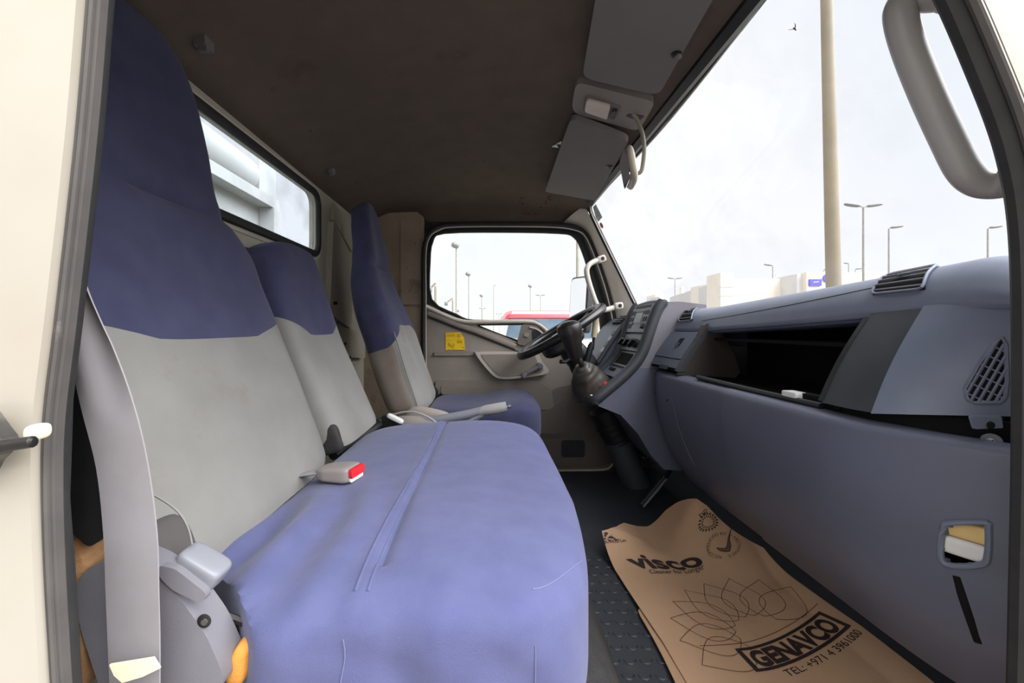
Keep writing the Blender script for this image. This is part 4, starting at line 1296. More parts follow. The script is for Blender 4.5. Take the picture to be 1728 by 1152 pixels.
# gear lever
gl_ = thing('gear_lever', 'gear lever with big worn black knob over a leather boot', 'gear lever', cf(.45, .93))
kc = P(965, 574, 1.485)
ft = P(1003, 640, 1.60)
ax_ = (kc - ft).normalized()
bm = NB(); lathe(bm, [(.014, -.070), (.022, -.066), (.027, -.045), (.034, -.01), (.042, .022), (.045, .042), (.041, .058), (.028, .067), (.010, .071)], axis_m(kc, P(958, 550, 1.485) - P(972, 610, 1.495)), 24)
kb = obj('knob', bm, GLOSSB, gl_)
bm = NB(); tube(bm, smooth([kc - ax_ * .05, P(980, 612, 1.505), P(990, 625, 1.53), P(1004, 640, 1.56)], 4), .010, 10); obj('shaft', bm, DMETAL, gl_)
bm = NB()
b0, b1 = P(981, 616, 1.515), cf(.47, .86)
U = (cf(.5, .97) - cf(.5, .70)).normalized()
rings = []
for k in range(19):
    t = k / 18
    c = lerp(b0, b1, t) + Vector((-.010, 0, .014)) * math.sin(math.pi * t)
    w = lerp(.018, .074, t ** .85) * (1 + .04 * math.sin(k * 1.5) * (1 - t))
    M = axis_m(c, Vector((b1 - b0).normalized().lerp(Vector((.60, 0, -.8)), t)))
    rings.append([M @ Vector((w * math.copysign(abs(math.cos(a)) ** .7, math.cos(a)) * (1 + .03 * math.sin(3 * a + k)), w * 1.0 * math.copysign(abs(math.sin(a)) ** .7, math.sin(a)), 0)) for a in [2 * math.pi * j / 32 for j in range(32)]])
loft(bm, rings)
obj('boot', bm, mat('worn_dark_leather', (52, 46, 42), .42, c2=(66, 60, 52), ns=14, stain=((104, 94, 76), 9, .6)), gl_)

# second short lever: beige grip on a black sleeve
lv = thing('auxiliary_lever', 'beige-topped black lever standing behind the steering wheel', 'lever', P(985, 640, 1.60))
bm = NB(); tube(bm, [P(1006, 518, 1.70), P(1005, 545, 1.70), P(1002, 569, 1.70)], [.014, .013, .011], 12); obj('grip', bm, mat('beige_lever_plastic', (188, 174, 142), .5, c2=(180, 166, 134), ns=14), lv)
bm = NB(); tube(bm, [P(1002, 568, 1.70), P(1000, 590, 1.70)], .006, 8); obj('rod', bm, BLACK, lv)
bm = NB(); tube(bm, [P(1000, 578, 1.70), P(997, 584, 1.70), P(985, 628, 1.70), P(990, 640, 1.70)], [.010, .013, .014, .014], 12); obj('sleeve', bm, BLACK, lv)

# ================================================================ driver's cluster and steering
cl = thing('instrument_cluster', 'grey-black instrument binnacle behind the steering wheel', 'instrument panel', (.62, 1.8, -.3))
CP2 = [(a * 1.05, b * 1.05) for a, b in [(.74, .055), (.64, .060), (.575, .046), (.530, .012), (.482, -.055), (.435, -.13), (.415, -.19), (.44, -.26), (.50, -.33), (.60, -.42), (.74, -.44)]]
bm = NB(); prism(bm, CP2, lambda a, b, t: Vector((a, 1.725 + t, b)), 0, .30)
obj('binnacle', bm, DASH2, cl, bevel=.012, seg=3)
bm = NB()
slab(bm, 6, 6, lambda u, v: Vector((lerp(.612, .566, v), lerp(1.79, 1.90, u), lerp(.055, .022, v))) + Vector((-.004, 0, .004)), (.004, 0, -.004))
va = obj('air_vent', bm, VOID, cl)
for k in range(4):
    t = (k + .5) / 4
    bm = NB(); tube(bm, [Vector((lerp(.612, .566, t) - .006, y, lerp(.055, .022, t) + .007)) for y in (1.79, 1.90)], .0028, 6); obj('slat', bm, CHAR, va)
for k in range(5):
    t0, t1 = .08 + k * .18, .08 + k * .18 + .13
    bm = NB(); a, b = Vector((.548, 0, .002)), Vector((.462, 0, -.132))
    slab(bm, 3, 3, lambda u, v: a.lerp(b, lerp(t0, t1, v)) + Vector((-.006, lerp(1.73, 1.785, u), .002)), (.006, 0, -.002))
    obj('rocker_switch', bm, SILV if k % 2 else CHAR, cl, bevel=.002)
bm = NB()
tube(bm, smooth([(.60, 1.725, .052), (.555, 1.725, .012), (.505, 1.725, -.06), (.455, 1.725, -.14)], 5), .010, 8)
obj('side_bezel', bm, CHAR, cl)

sw = thing('steering_wheel', 'black steering wheel seen almost edge-on', 'steering wheel', (.31, 1.78, -.03))
wc = Vector((.308, 1.78, -.010))
wx = Vector((.317, 0, .193)).normalized()      # up the tilted rim
wn_ = Vector((-.52, 0, .854)).normalized()     # towards the driver
wy = Vector((0, 1, 0))
RAD = .200
bm = NB(); tube(bm, [wc + wx * (RAD * math.cos(a)) + wy * (RAD * math.sin(a)) for a in [2 * math.pi * k / 64 for k in range(64)]], .0175, 12, closed=True)
obj('rim', bm, GLOSSB, sw)
Mw = Matrix((wx, wy, wn_)).transposed()
bm = NB(); sbox(bm, wc - wn_ * .048 - wx * .02, (.095, .10, .034), 3.0, 14, M=Mw); hub = obj('hub', bm, BLACK, sw)
for a in (28, 152, 208, 332):
    d = wx * math.cos(R(a)) + wy * math.sin(R(a))
    bm = NB(); tube(bm, smooth([wc - wn_ * .032 + d * .04, wc - wn_ * .020 + d * .10, wc + d * (RAD - .004)], 4), [.022, .021, .020, .018, .017, .016, .014, .013, .012], 10, up=wn_, flat=.45)
    obj('spoke', bm, BLACK, sw)
stc = thing('steering_column', 'black column shroud under the steering wheel with grey lower tube', 'steering column', P(1080, 830, 1.72))
bm = NB(); tube(bm, smooth([wc - wn_ * .055, wc - wn_ * .10, wc - wn_ * .16 + Vector((.01, 0, 0)), Vector((.475, 1.78, -.28))], 4), [.052] * 4 + [.056] * 4 + [.060] * 5, 14)
obj('shroud', bm, BLACK, stc)
bm = NB(); tube(bm, smooth([P(962, 604, 1.74), P(954, 610, 1.72), P(946, 610, 1.71)], 4), [.008] * 8 + [.010], 8); obj('stalk', bm, BLACK, stc)
bm = NB(); tube(bm, [P(1018, 690, 1.72), P(1035, 730, 1.72), P(1047, 745, 1.72)], [.062, .052, .05], 14)
for k in range(4): tube(bm, [P(1026 + k * 6, 712 + k * 10, 1.72), P(1028 + k * 6, 716 + k * 10, 1.72)], [.060 - k * .002] * 2, 14)
obj('gaiter', bm, BLACK, stc)
bm = NB(); tube(bm, [P(1042, 742, 1.72), P(1055, 775, 1.72), P(1078, 826, 1.72)], [.052, .054, .056], 14); obj('lower_tube', bm, CHAR, stc)
# pedals
def pedal(name, label, c, a, px, size, Mx):
    t = thing(name, label, 'pedal', c)
    bm = NB(); sbox(bm, c, size, 5, 8, M=Mx); o = obj('pad', bm, BLACK, t)
    bm = NB()
    for k in range(5):
        f = (k - 2) / 2.6
        tube(bm, [c + Mx @ Vector((-size[0], -size[1] * .8, f * size[2])), c + Mx @ Vector((-size[0], size[1] * .8, f * size[2]))], .0025, 5)
    obj('grip_ribs', bm, RUBBER, o)
    bm = NB(); tube(bm, smooth([c, a, px], 5), .009, 8); obj('arm', bm, DMETAL, t)
pedal('brake_pedal', 'dark brake pedal pad beside the steering tube', P(1086, 774, 1.72), P(1105, 765, 1.70) + Vector((.05, 0, .03)), Vector((.78, 1.70, -.25)), (.008, .035, .028), rot('Y', -35))
ac = thing('accelerator_pedal', 'long black accelerator pedal leaning on the floor near the paper mat', 'pedal', P(1080, 860, 1.50))
bm = NB()
a, b = P(1083, 853, 1.50), P(1122, 806, 1.52)
tube(bm, [a, lerp(a, b, .5), b], [.016, .017, .015], 8, up=(0, 0, 1), flat=.5)
apd = obj('pad', bm, BLACK, ac)
bm = NB(); tube(bm, [a + Vector((-.006, -.012, .010)), b + Vector((-.006, -.012, .010))], .003, 6); obj('edge_rib', bm, CHAR, apd)
bm = NB(); tube(bm, [b, P(1140, 780, 1.55), Vector((.80, 1.55, -.3))], .008, 8); obj('arm', bm, DMETAL, ac)

# ================================================================ overhead
def visor(name, label, corners, holes, r=.03, grp='sun visors under the headliner'):
    """flat padded visor lying under the headliner; corners in the picture"""
    def at(px, py):
        v = (555 - py) / 700; y = .58 / v
        for _ in range(12):
            x = (px - 825) / 700 * y
            y = (ceil_z(x, min(y, 1.7)) - .020 - .06 * clamp((x - .36) / .1) * .3) / v
        return Vector((x, y, v * y))
    q = [at(*c) for c in corners]
    c = sum(q, Vector()) / len(q)
    n = (q[1] - q[0]).cross(q[2] - q[1]).normalized()
    if n.z > 0: n = -n
    a = (q[1] - q[0]).normalized(); b = n.cross(a)
    flat = [Vector(((p - c).dot(a), (p - c).dot(b))) for p in q]
    t = thing(name, label, 'sun visor', c, grp)
    bm = NB(); prism(bm, rpoly(flat, r, 5), lambda u, v, s: c + a * u + b * v + n * s, -.008, .009)
    o = obj('panel', bm, VISOR, t, bevel=.006, seg=3)
    for h in holes:
        p = at(*h) + n * .010
        bm = NB(); lathe(bm, [(.011, -.006), (.011, .0012), (.008, .002)], axis_m(p, n), 16); k = obj('clip_recess', bm, BLACK, o)
        bm = NB(); lathe(bm, [(.007, 0), (.007, .006), (.004, .008)], axis_m(p + a * .004 , n), 12); obj('clip_pin', bm, VISOR, k)
    return t, c, a, b, n
visor('sun_visor', 'grey sun visor on the driver side beyond the lamp', [(964, 195), (1063, 233), (1004, 336), (921, 318)], [(1030, 276)], [.03, .03, .02, .02])
visor('sun_visor', 'large grey sun visor nearest the photographer, cut by the top edge', [(1030, -150), (1262, -110), (1112, 157), (984, 120)], [(1143, 84)], [.02, .02, .03, .03])

lampt = thing('dome_lamp', 'grey overhead console with rectangular dome lamp between the two visors', 'lamp', P(1012, 186, 1.08))
def lp(px, py, d=0.0):
    v = (555 - py) / 700; y = .60 / v
    for _ in range(12):
        x = (px - 825) / 700 * y
        y = (ceil_z(x, y) - .016 - d) / v
    return Vector((x, y, v * y))
def lplate(name, poly, d0, d1, m, par, r, bev=.003):
    bm = NB()
    pts = rpoly(poly, r, 5)
    A = [lp(p[0], p[1], 0) for p in pts]
    up = [bm.verts.new(p + Vector((0, 0, -d0))) for p in A]
    dn = [bm.verts.new(p + Vector((0, 0, -d1))) for p in A]
    bm.faces.new(up); bm.faces.new(dn[::-1])
    for i in range(len(A)): bm.faces.new((up[i], up[(i + 1) % len(A)], dn[(i + 1) % len(A)], dn[i]))
    return obj(name, bm, m, par, bevel=bev)
hs = lplate('housing', [(963, 190), (972, 138), (1106, 172), (1078, 222)], -.03, .0, mat('grey_console_plastic', (118, 110, 104), .6, c2=(122, 114, 108), ns=12), lampt, [18, 14, 10, 14], .008)
lf = lplate('lamp_frame', [(983, 185), (988, 160), (1050, 177), (1037, 201)], -.002, .004, VISOR, lampt, [6, 6, 6, 6], .002)
lplate('lens', [(986, 183), (990, 162), (1030, 173), (1024, 196)], .003, .010, LENS, lampt, [6, 6, 3, 3], .003)
lplate('switch_well', [(1027, 195), (1031, 178), (1043, 181), (1037, 198)], .003, .005, BLACK, lampt, 2, .0005)
lplate('switch', [(1031, 190), (1033, 182), (1040, 184), (1037, 192)], .004, .010, CHAR, lampt, 1.5, .001)
lplate('mirror_socket', [(1055, 195), (1060, 190), (1088, 195), (1078, 203)], -.002, .002, BLACK, lampt, 3, .0005)

mir = thing('rear_view_mirror', 'beige-backed interior mirror on a bent arm, in front of the windscreen', 'mirror', P(1070, 196, 1.13))
bm = NB(); tube(bm, smooth([P(1063, 186, 1.12), P(1074, 200, 1.12), P(1083, 222, 1.125), P(1087, 248, 1.13), P(1085, 275, 1.14), P(1081, 290, 1.145), P(1070, 293, 1.15), P(1062, 293, 1.15)], 5), .0055, 10); obj('arm', bm, mat('olive_grey_arm_plastic', (120, 116, 100), .5, c2=(128, 124, 108), ns=14), mir)
mc = P(1062, 284, 1.15)
Mm = rot('Z', -10) @ rot('Y', -10)
bm = NB(); sbox(bm, mc, (.0125, .060, .052), 3.4, 14, M=Mm, fn=lambda q: Vector((q.x, q.y, q.z * (1 - .25 * clamp(-q.x / .0125))))); mb_ = obj('shell', bm, mat('beige_mirror_shell', (186, 176, 158), .5, c2=(192, 182, 164), ns=14), mir)
bm = NB(); prism(bm, rpoly([(-.052, -.042), (.052, -.042), (.052, .042), (-.052, .042)], .02, 5), lambda a, b, t: mc + Mm @ Vector((-.0112 - t, a, b)), 0, .002); obj('glass', bm, MIRR, mb_)
bm = NB()
q = lp(939, 244, .004); 
for (da, db) in ((0, 0), (.012, -.022)):
    vs_ = [bm.verts.new(q + Vector(w)) for w in ((da, db, 0), (da + .010, db + .020, -.002), (da - .012, db + .022, .002))]
    vt = [bm.verts.new(v.co + Vector((0, 0, .0015))) for v in vs_]
    bm.faces.new(vs_); bm.faces.new(vt[::-1])
    for i in range(3): bm.faces.new((vs_[i], vs_[(i + 1) % 3], vt[(i + 1) % 3], vt[i]))
obj('paper_slip', bm, WHITEP, loc=q, label='torn white paper slip tucked beside the far sun visor', cat='paper')

# stickers on the windscreen
def on_ws(px, py, d):
    u, v = hit(px, py, ws, .6, 1, .4, 1)
    return ws(u, v) + Vector((-.90, 0, -.43)) * d
bm = NB()
st_ = thing('windscreen_sticker', 'faded pale sticker at the top far corner of the windscreen', 'sticker', on_ws(1008, 362, .002))
bm = NB()
q = [on_ws(x, y, .0015) for x, y in ((1001, 349), (1006, 344), (1017, 366), (1010, 374), (1006, 368))]
bm.faces.new([bm.verts.new(p) for p in q]); obj('print', bm, MARK, st_)
bm = NB()
for (x, y, s) in ((1004, 351, 3), (1008, 356, 3), (1011, 362, 3), (1012, 368, 2.4), (1008, 364, 2.2)):
    c = on_ws(x, y, .0022); e = on_ws(x + s * .5, y + s, .0022)
    tube(bm, [c, e], .0012, 5)
obj('worn_marks', bm, LAMPH, st_)
bm = NB(); q = [on_ws(1015.5 + 2.6 * math.cos(a) + 1.6 * math.sin(a), 380 + 5 * math.sin(a), .0016) for a in [2 * math.pi * k / 14 for k in range(14)]]
bm.faces.new([bm.verts.new(p) for p in q]); obj('round_sticker', bm, RUST, loc=on_ws(1015, 380, .002), label='small orange-brown oval sticker low in the windscreen corner', cat='sticker')
# dusty smudge on the glass near the handle
# yellow notice on the far door
yn = thing('yellow_notice', 'torn yellow paper notice stuck on the far door', 'notice', D(768, 590, -.02))
bm = NB()
poly = [(752, 561), (777, 560.5), (780, 566), (783, 569), (785, 590), (752, 590.5)]
prism(bm, poly, lambda a, b, t: D(a, b, -.0012 - t - .003 * ((a - 752) / 33) ** 2), 0, .0012)
ys = obj('sheet', bm, YELLOW, yn)
bm = NB()
def yb(x0, y0, x1, y1):
    f = [bm.verts.new(D(a, b, -.0032 - .003 * ((a - 752) / 33) ** 2)) for a, b in ((x0, y0), (x1, y0), (x1, y1), (x0, y1))]
    bm.faces.new(f)
yb(754, 562.5, 768, 563.5); yb(754, 565, 768, 567.5); yb(754, 573.5, 760, 574.5); yb(771, 563, 777, 569); yb(771, 574, 780, 579)
obj('printed_blocks', bm, YINK, yn)
bm = NB()
for L in (((757, 578), (758, 584)), ((760, 580.5), (760.5, 585), (763, 585.5), (764, 582)), ((764, 580.5), (767, 580.5)), ((764, 583), (767.5, 583)), ((763, 587), (766, 587.2)), ((775, 571), (774, 573)), ((780, 585), (783.5, 587.5)), ((757.5, 589), (758, 590))):
    ribbon2(bm, [(a, b) for a, b in L], .7, lambda p: D(p[0], p[1], -.0036 - .003 * ((p[0] - 752) / 33) ** 2))
obj('scrawl', bm, INK, yn)

# ---- grab handles
gh = thing('grab_handle', 'beige grab handle on the far windscreen pillar', 'handle', P(1020, 480, 1.97), 'pillar grab handles')
bm = NB()
tube(bm, smooth([P(1015, 437, 1.965), P(1003, 441, 1.95), P(994, 447, 1.94), P(990, 456, 1.935), P(992, 470, 1.935), P(998, 490, 1.935), P(1006, 512, 1.935), P(1013, 522, 1.94), P(1025, 522, 1.955), P(1044, 516, 1.965)], 5), .0125, 10)
obj('bar', bm, BEIGE, gh)
for (x, y, ang) in ((1015, 437, -22), (1044, 516, -8)):
    p = P(x, y, 1.955)
    bm = NB(); sbox(bm, p, (.021, .012, .017), 4, 8, M=rot('Y', ang)); mo = obj('mount', bm, BEIGE, gh)
    bm = NB(); lathe(bm, [(.0085, 0), (.0085, .0015)], axis_m(p + Vector((.003, -.0122, .001)), (0, -1, 0)), 14); obj('screw_hole', bm, BLACK, mo)
    bm = NB(); lathe(bm, [(.005, 0), (.004, .003)], axis_m(p + Vector((.003, -.0130, .001)), (0, -1, 0)), 10); obj('screw', bm, DMETAL, mo)
gh2 = thing('grab_handle', 'large grey grab handle close up at the right edge', 'handle', P(1690, 320, .47), 'pillar grab handles')
bm = NB()
tube(bm, smooth([P(1610, -10, .45), P(1575, -6, .46), P(1545, -6, .47), P(1522, 6, .475), P(1520, 32, .475), P(1535, 85, .475), P(1565, 160, .475), P(1598, 232, .475), P(1625, 285, .475), P(1650, 308, .475), P(1680, 313, .468), P(1725, 303, .45)], 6), .0150, 14)
obj('bar', bm, HANDG, gh2)
bm = NB(); sbox(bm, P(1722, 303, .452), (.018, .012, .017), 4, 8); obj('mount', bm, HANDG, gh2)
bm = NB(); sbox(bm, P(1612, -10, .452), (.018, .012, .017), 4, 8); obj('mount', bm, HANDG, gh2)

# ---- latch striker on the near jamb
sk = thing('door_striker', 'grey door striker with dark pin on the cream jamb, left edge', 'latch', P(20, 745, .285))
bm = NB(); prism(bm, rpoly([(-60, 690), (0, 692), (18, 718), (34, 738), (24, 760), (8, 775), (-4, 800), (-60, 812)], 6, 3), lambda a, b, t: P(a, b, .288) + Vector((0, t, 0)), -.010, .0); obj('plate', bm, METAL, sk, bevel=.003)
bm = NB(); tube(bm, [P(-60, 768, .272), P(10, 752, .272), P(55, 745, .272), P(58, 745, .272)], [.0042, .0040, .0038, .002], 10); obj('pin', bm, DMETAL, sk)
bm = NB(); sbox(bm, P(64, 728, .290), (.0035, .008, .0055), 3, 8); obj('buffer', bm, CREAM, sk)

# ================================================================ paper floor mats with print
def mz(x, y): return mat_z(x, y)
def pz(x, y):
    z = mz(x, y) + .018
    f = clamp((x - .505) / .12); f = f * f * (3 - 2 * f)
    z += .130 * clamp((y - 1.0) / .22) ** 2 * f
    z += .062 * clamp((y - 1.10) / .12) ** 2 * clamp((.48 - x) / .13)
    z += .008 * math.exp(-((y - 1.17) / .05) ** 2) * math.sin((x - .35) * 14)
    z += .003 * nz3(Vector((x, y, 0)), 5, 2)
    z -= .006 * clamp((.40 - x) / .04)
    return z
def top_y(s):
    """front edge of the sheet, given s across it"""
    T = [(0, 1.213), (.06, 1.216), (.14, 1.25), (.25, 1.315), (.38, 1.342), (.5, 1.335), (.58, 1.318), (.64, 1.285), (.69, 1.245), (.73, 1.215), (.77, 1.205), (.84, 1.172), (1, 1.10)]
    for a, b in zip(T, T[1:]):
        if s <= b[0]: return lerp(a[1], b[1], (s - a[0]) / (b[0] - a[0]))
    return T[-1][1]
def bot_y(s): return .735 - .03 * s if s < .45 else lerp(.7215, .52, (s - .45) / .55)
def sheet_xy(s, t, lx=lambda y: .352):
    y = lerp(top_y(s), bot_y(s), t)
    x = lerp(.362 - .036 * clamp((y - .85) / .36) - .004 * math.sin((y - .7) * 9), .756 - .030 * clamp((y - .84) / .28), s)
    return x, y
def sh(u, v):
    x, y = sheet_xy(u, v)
    return Vector((x, y, pz(x, y)))
pm = thing('paper_floor_mat', 'brown paper floor mat printed with flower and lettering, lying on the rubber mat', 'paper mat', (.54, .98, -.64), 'paper floor mats')
bm = NB(); slab(bm, 60, 70, sh, (0, 0, -.0012))
obj('sheet', bm, PAPER, pm)
pm2 = thing('paper_floor_mat', 'second brown paper mat peeking out beneath the printed one, nearest the door', 'paper mat', (.54, .6, -.645), 'paper floor mats')
def sh2(u, v):
    y = lerp(1.0, .36, v)
    x = lerp(.338 + .006 * math.sin(v * 7) + .03 * clamp((.08 - v) / .08), .728, u)
    return Vector((x, y, mz(x, y) + .009 + .0035 * nz3(Vector((x, y, 1)), 5, 2)))
bm = NB(); slab(bm, 30, 40, sh2, (0, 0, -.0012))
obj('sheet', bm, PAPER2, pm2)
OFF = .0016
def ink(p): return Vector((p[0], p[1], pz(p[0], p[1]) + OFF))
def ink2(p): return Vector((p[0], p[1], mz(p[0], p[1]) + .009 + .0035 * nz3(Vector((p[0], p[1], 1)), 5, 2) + OFF))
def floor_xy(px, py):
    """where a picture point lies on the sheet: first crossing along the line of sight"""
    u, v = (px - 825) / 700, (555 - py) / 700
    y = .42
    while y < 1.6 and v * y > pz(u * y, y): y += .002
    a, b = y - .002, y
    for _ in range(20):
        m = (a + b) / 2
        if v * m > pz(u * m, m): a = m
        else: b = m
    return Vector((u * b, b))
def basis(a, b):
    """frame from baseline start to end on the sheet"""
    A, B = floor_xy(*a), floor_xy(*b)
    d = (B - A)
    return A, B, d.normalized(), Vector((-d.y, d.x)).normalized(), d.length
def word(body, a, b, cap, bold, name, m, slant=0.0, up=None):
    """lettering stretched along a baseline; cap = picture point above the baseline start giving the letter height"""
    A, B, ex, ey, L = basis(a, b)
    vf = txt(body, 1, bold, 1, 'LEFT')
    x0, x1 = min(v.x for v in vf[0]), max(v.x for v in vf[0])
    y0, y1 = min(v.y for v in vf[0]), max(v.y for v in vf[0])
    U = floor_xy(*cap) - A
    k = .7
    bm = NB()
    put(bm, vf, lambda v: ink(A + ex * (L * (v.x - x0) / (x1 - x0)) + U * (v.y / k)))
    return obj(name, bm, m, pm)
word('visco', (1071, 959), (1191, 951), (1049, 936), .030, 'brand_lettering', INK)
word('Cleaner for Longer', (1098, 968), (1190, 960), (1094, 961.5), .0, 'slogan_lettering', INK)
word('BUCKLE UP!', (1020, 918), (1057, 915), (1019.5, 913), .012, 'safety_lettering', INK)
word('bp', (1183, 875), (1194, 863), (1179, 869), .004, 'oil_company_lettering', INK)
# arched lettering in the banner: centre and radii found on the sheet
c1, c2, c3 = floor_xy(1270, 1113), floor_xy(1345, 1088), floor_xy(1402, 1050)
def circle3(a, b, c):
    d = 2 * (a.x * (b.y - c.y) + b.x * (c.y - a.y) + c.x * (a.y - b.y))
    ux = (a.length_squared * (b.y - c.y) + b.length_squared * (c.y - a.y) + c.length_squared * (a.y - b.y)) / d
    uy = (a.length_squared * (c.x - b.x) + b.length_squared * (a.x - c.x) + c.length_squared * (b.x - a.x)) / d
    return Vector((ux, uy))
fc = floor_xy(1296, 1073)             # centre of the flower
cc = circle3(c1, c2, c3)
rr = (c1 - cc).length
def arc_pt(th, r): return cc + Vector((math.cos(th), math.sin(th))) * r
th0, th1 = math.atan2(c1.y - cc.y, c1.x - cc.x), math.atan2(c3.y - cc.y, c3.x - cc.x)
if th1 < th0: th1 += 2 * math.pi
# banner: outer frame ring between two arcs
Hh = .044
rT, rB = rr - Hh * .5, rr + Hh * .5
def strip_arc(bm, t0, t1, ra, rb, n=24):
    a = [bm.verts.new(ink(arc_pt(lerp(t0, t1, k / n), ra))) for k in range(n + 1)]
    b = [bm.verts.new(ink(arc_pt(lerp(t0, t1, k / n), rb))) for k in range(n + 1)]
    for k in range(n): bm.faces.new((a[k], a[k + 1], b[k + 1], b[k]))
bm = NB()
w = .0062
ext = .016 / rr
strip_arc(bm, th0 - ext, th1 + ext, rT - w, rT)
strip_arc(bm, th0 - ext, th1 + ext, rB, rB + w)
strip_arc(bm, th0 - ext, th0 - ext + w * 1.6 / rr, rT, rB, 2)
strip_arc(bm, th1 + ext - w * 1.6 / rr, th1 + ext, rT, rB, 2)
obj('banner_frame', bm, INK, pm)
def arc_word(body, r0, r1, t0, t1, bold, name, m):
    vf = txt(body, 1, bold, 1, 'LEFT')
    x0, x1 = min(v.x for v in vf[0]), max(v.x for v in vf[0])
    y1 = max(v.y for v in vf[0])
    bm = NB()
    put(bm, vf, lambda v: ink(arc_pt(lerp(t0, t1, (v.x - x0) / (x1 - x0)), lerp(r0, r1, v.y / .72))))
    return obj(name, bm, m, pm)
arc_word('GENAVCO', rB - .004, rT + .004, th0 + .0 / rr, th1 - .0 / rr, .05, 'company_lettering', INK)
arc_word('TEL: +971 4 3961000', rB + w + .021, rB + w + .006, th0 + .030 / rr, th1 + .010 / rr, .0, 'telephone_lettering', INK)
# thin rule above the banner
bm = NB()
ribbon2(bm, [arc_pt(lerp(th0 - .085 / rr, th1 + .04 / rr, k / 40), rT - w - .012) for k in range(41)], .0013, ink)
obj('rule_line', bm, INKL, pm)
# line-drawn flower
def flower(bm, c, Rr, r0, a0, a1, step, fn, w=.0012, clip=None):
    a = a0
    while a <= a1 + .01:
        tip = c + Vector((math.cos(R(a)), math.sin(R(a)))) * Rr
        dr, pe = (tip - c).normalized(), Vector((-(tip - c).y, (tip - c).x)).normalized()
        for s in (-1, 1):
            pts = []
            for k in range(19):
                t = k / 18
                q = c + dr * lerp(r0, Rr, t) + pe * (s * Rr * .25 * math.sin(math.pi * t ** .85) * (1.1 - .35 * t))
                if clip and not clip(q): continue
                pts.append(q)
            if len(pts) > 2: ribbon2(bm, pts, w, fn)
        a += step
bm = NB(); flower(bm, fc, .185, .058, 42, 202, 20, ink, clip=lambda q: q.x < .745 and q.y < 1.12); obj('line_flower', bm, INKL, pm)
bm = NB(); flower(bm, Vector((.60, .50)), .185, .055, 20, 175, 20, ink2, clip=lambda q: q.x < .72)
obj('line_flower', bm, INKL, pm2)
bm = NB(); flower(bm, Vector((.625, .475)), .19, .055, 60, 135, 20, ink, clip=lambda q: .45 < (q.x - .362) / .39 < 1 and q.y > bot_y((q.x - .362) / .39) + .004 and q.x < .745)
obj('line_flower', bm, INKL, pm)
# sunburst emblem
bc_ = floor_xy(1195, 881)
e1 = floor_xy(1213, 880) - bc_
e2 = floor_xy(1193, 864) - bc_
def em(r, a): return bc_ + e1 * (r * math.cos(a)) + e2 * (r * math.sin(a))
bm = NB()
for k in range(18):
    a = 2 * math.pi * k / 18
    for (r0, rm, r1, da, off) in ((.42, .55, .72, .115, 0), (.66, .82, 1.0, .13, math.pi / 18)):
        q = [em(r0, a + off), em(rm, a + off + da), em(r1, a + off), em(rm, a + off - da)]
        bm.faces.new([bm.verts.new(ink(p)) for p in q])
obj('sunburst_emblem', bm, INK, pm)
# ring of lettering with a tick
rc_ = floor_xy(1221, 921)
g1 = floor_xy(1249, 921) - rc_
g2 = floor_xy(1221, 900) - rc_
def rg(r, a): return rc_ + g1 * (r * math.cos(a)) + g2 * (r * math.sin(a))
def ring_word(bm, body, a0, a1, r0, r1):
    vf = txt(body, 1, .0, 1, 'LEFT')
    x0, x1 = min(v.x for v in vf[0]), max(v.x for v in vf[0])
    put(bm, vf, lambda v: ink(rg(lerp(r0, r1, v.y / .7), R(lerp(a0, a1, (v.x - x0) / (x1 - x0))))))
bm = NB(); ring_word(bm, 'RECOMMENDED BY', 262, 80, .84, 1.06); ring_word(bm, '• MECHANICS', 62, -72, .84, 1.06)
obj('ring_lettering', bm, INKL, pm)
bm = NB()
tk = [(1209, 925), (1214, 930), (1225, 932), (1231.5, 931), (1233.5, 922), (1231, 910), (1235, 886), (1229, 908), (1227, 921), (1224.5, 926), (1216, 926)]
pt_ = [floor_xy(*p) for p in tk]
bm.faces.new([bm.verts.new(ink(p)) for p in pt_])
tki = obj('tick_mark', bm, INKM, pm)
bm = NB(); ribbon2(bm, pt_ + [pt_[0]], .0016, lambda p: ink(p) + Vector((0, 0, .0004))); obj('tick_outline', bm, INK, pm)
# belted figure pictogram
bm = NB()
def blob(pts):
    bm.faces.new([bm.verts.new(ink(floor_xy(*p))) for p in pts])
blob([(1019.5, 899.5), (1022, 898.3), (1025, 899), (1026.5, 901), (1025, 902.6), (1023, 903.2), (1024, 905), (1021.5, 906.5), (1019, 905), (1020.5, 902.5), (1019, 901)])
blob([(1019.5, 907), (1021.5, 907.8), (1023, 909.8), (1020, 911.5), (1018.6, 910.5), (1020, 909)])
blob([(1025, 908.6), (1028, 905.5), (1031, 904.5), (1035, 906.5), (1039, 908.8), (1038, 909.6), (1032, 909.2)])
blob([(1030.5, 903.8), (1033, 902), (1033.6, 902.6), (1031.5, 904.3)])
blob([(1036, 909.7), (1047, 910.5), (1046.6, 911.2), (1036, 910.8)])
blob([(1024, 910), (1027, 910.2), (1029.5, 912.6), (1034, 913.6), (1030, 914.4), (1027.5, 913)])
blob([(1036, 910.8), (1041, 911.2), (1040.5, 913.4), (1038, 914.2), (1039, 912.2), (1036.5, 911.8)])
obj('belted_figure_emblem', bm, INK, pm)

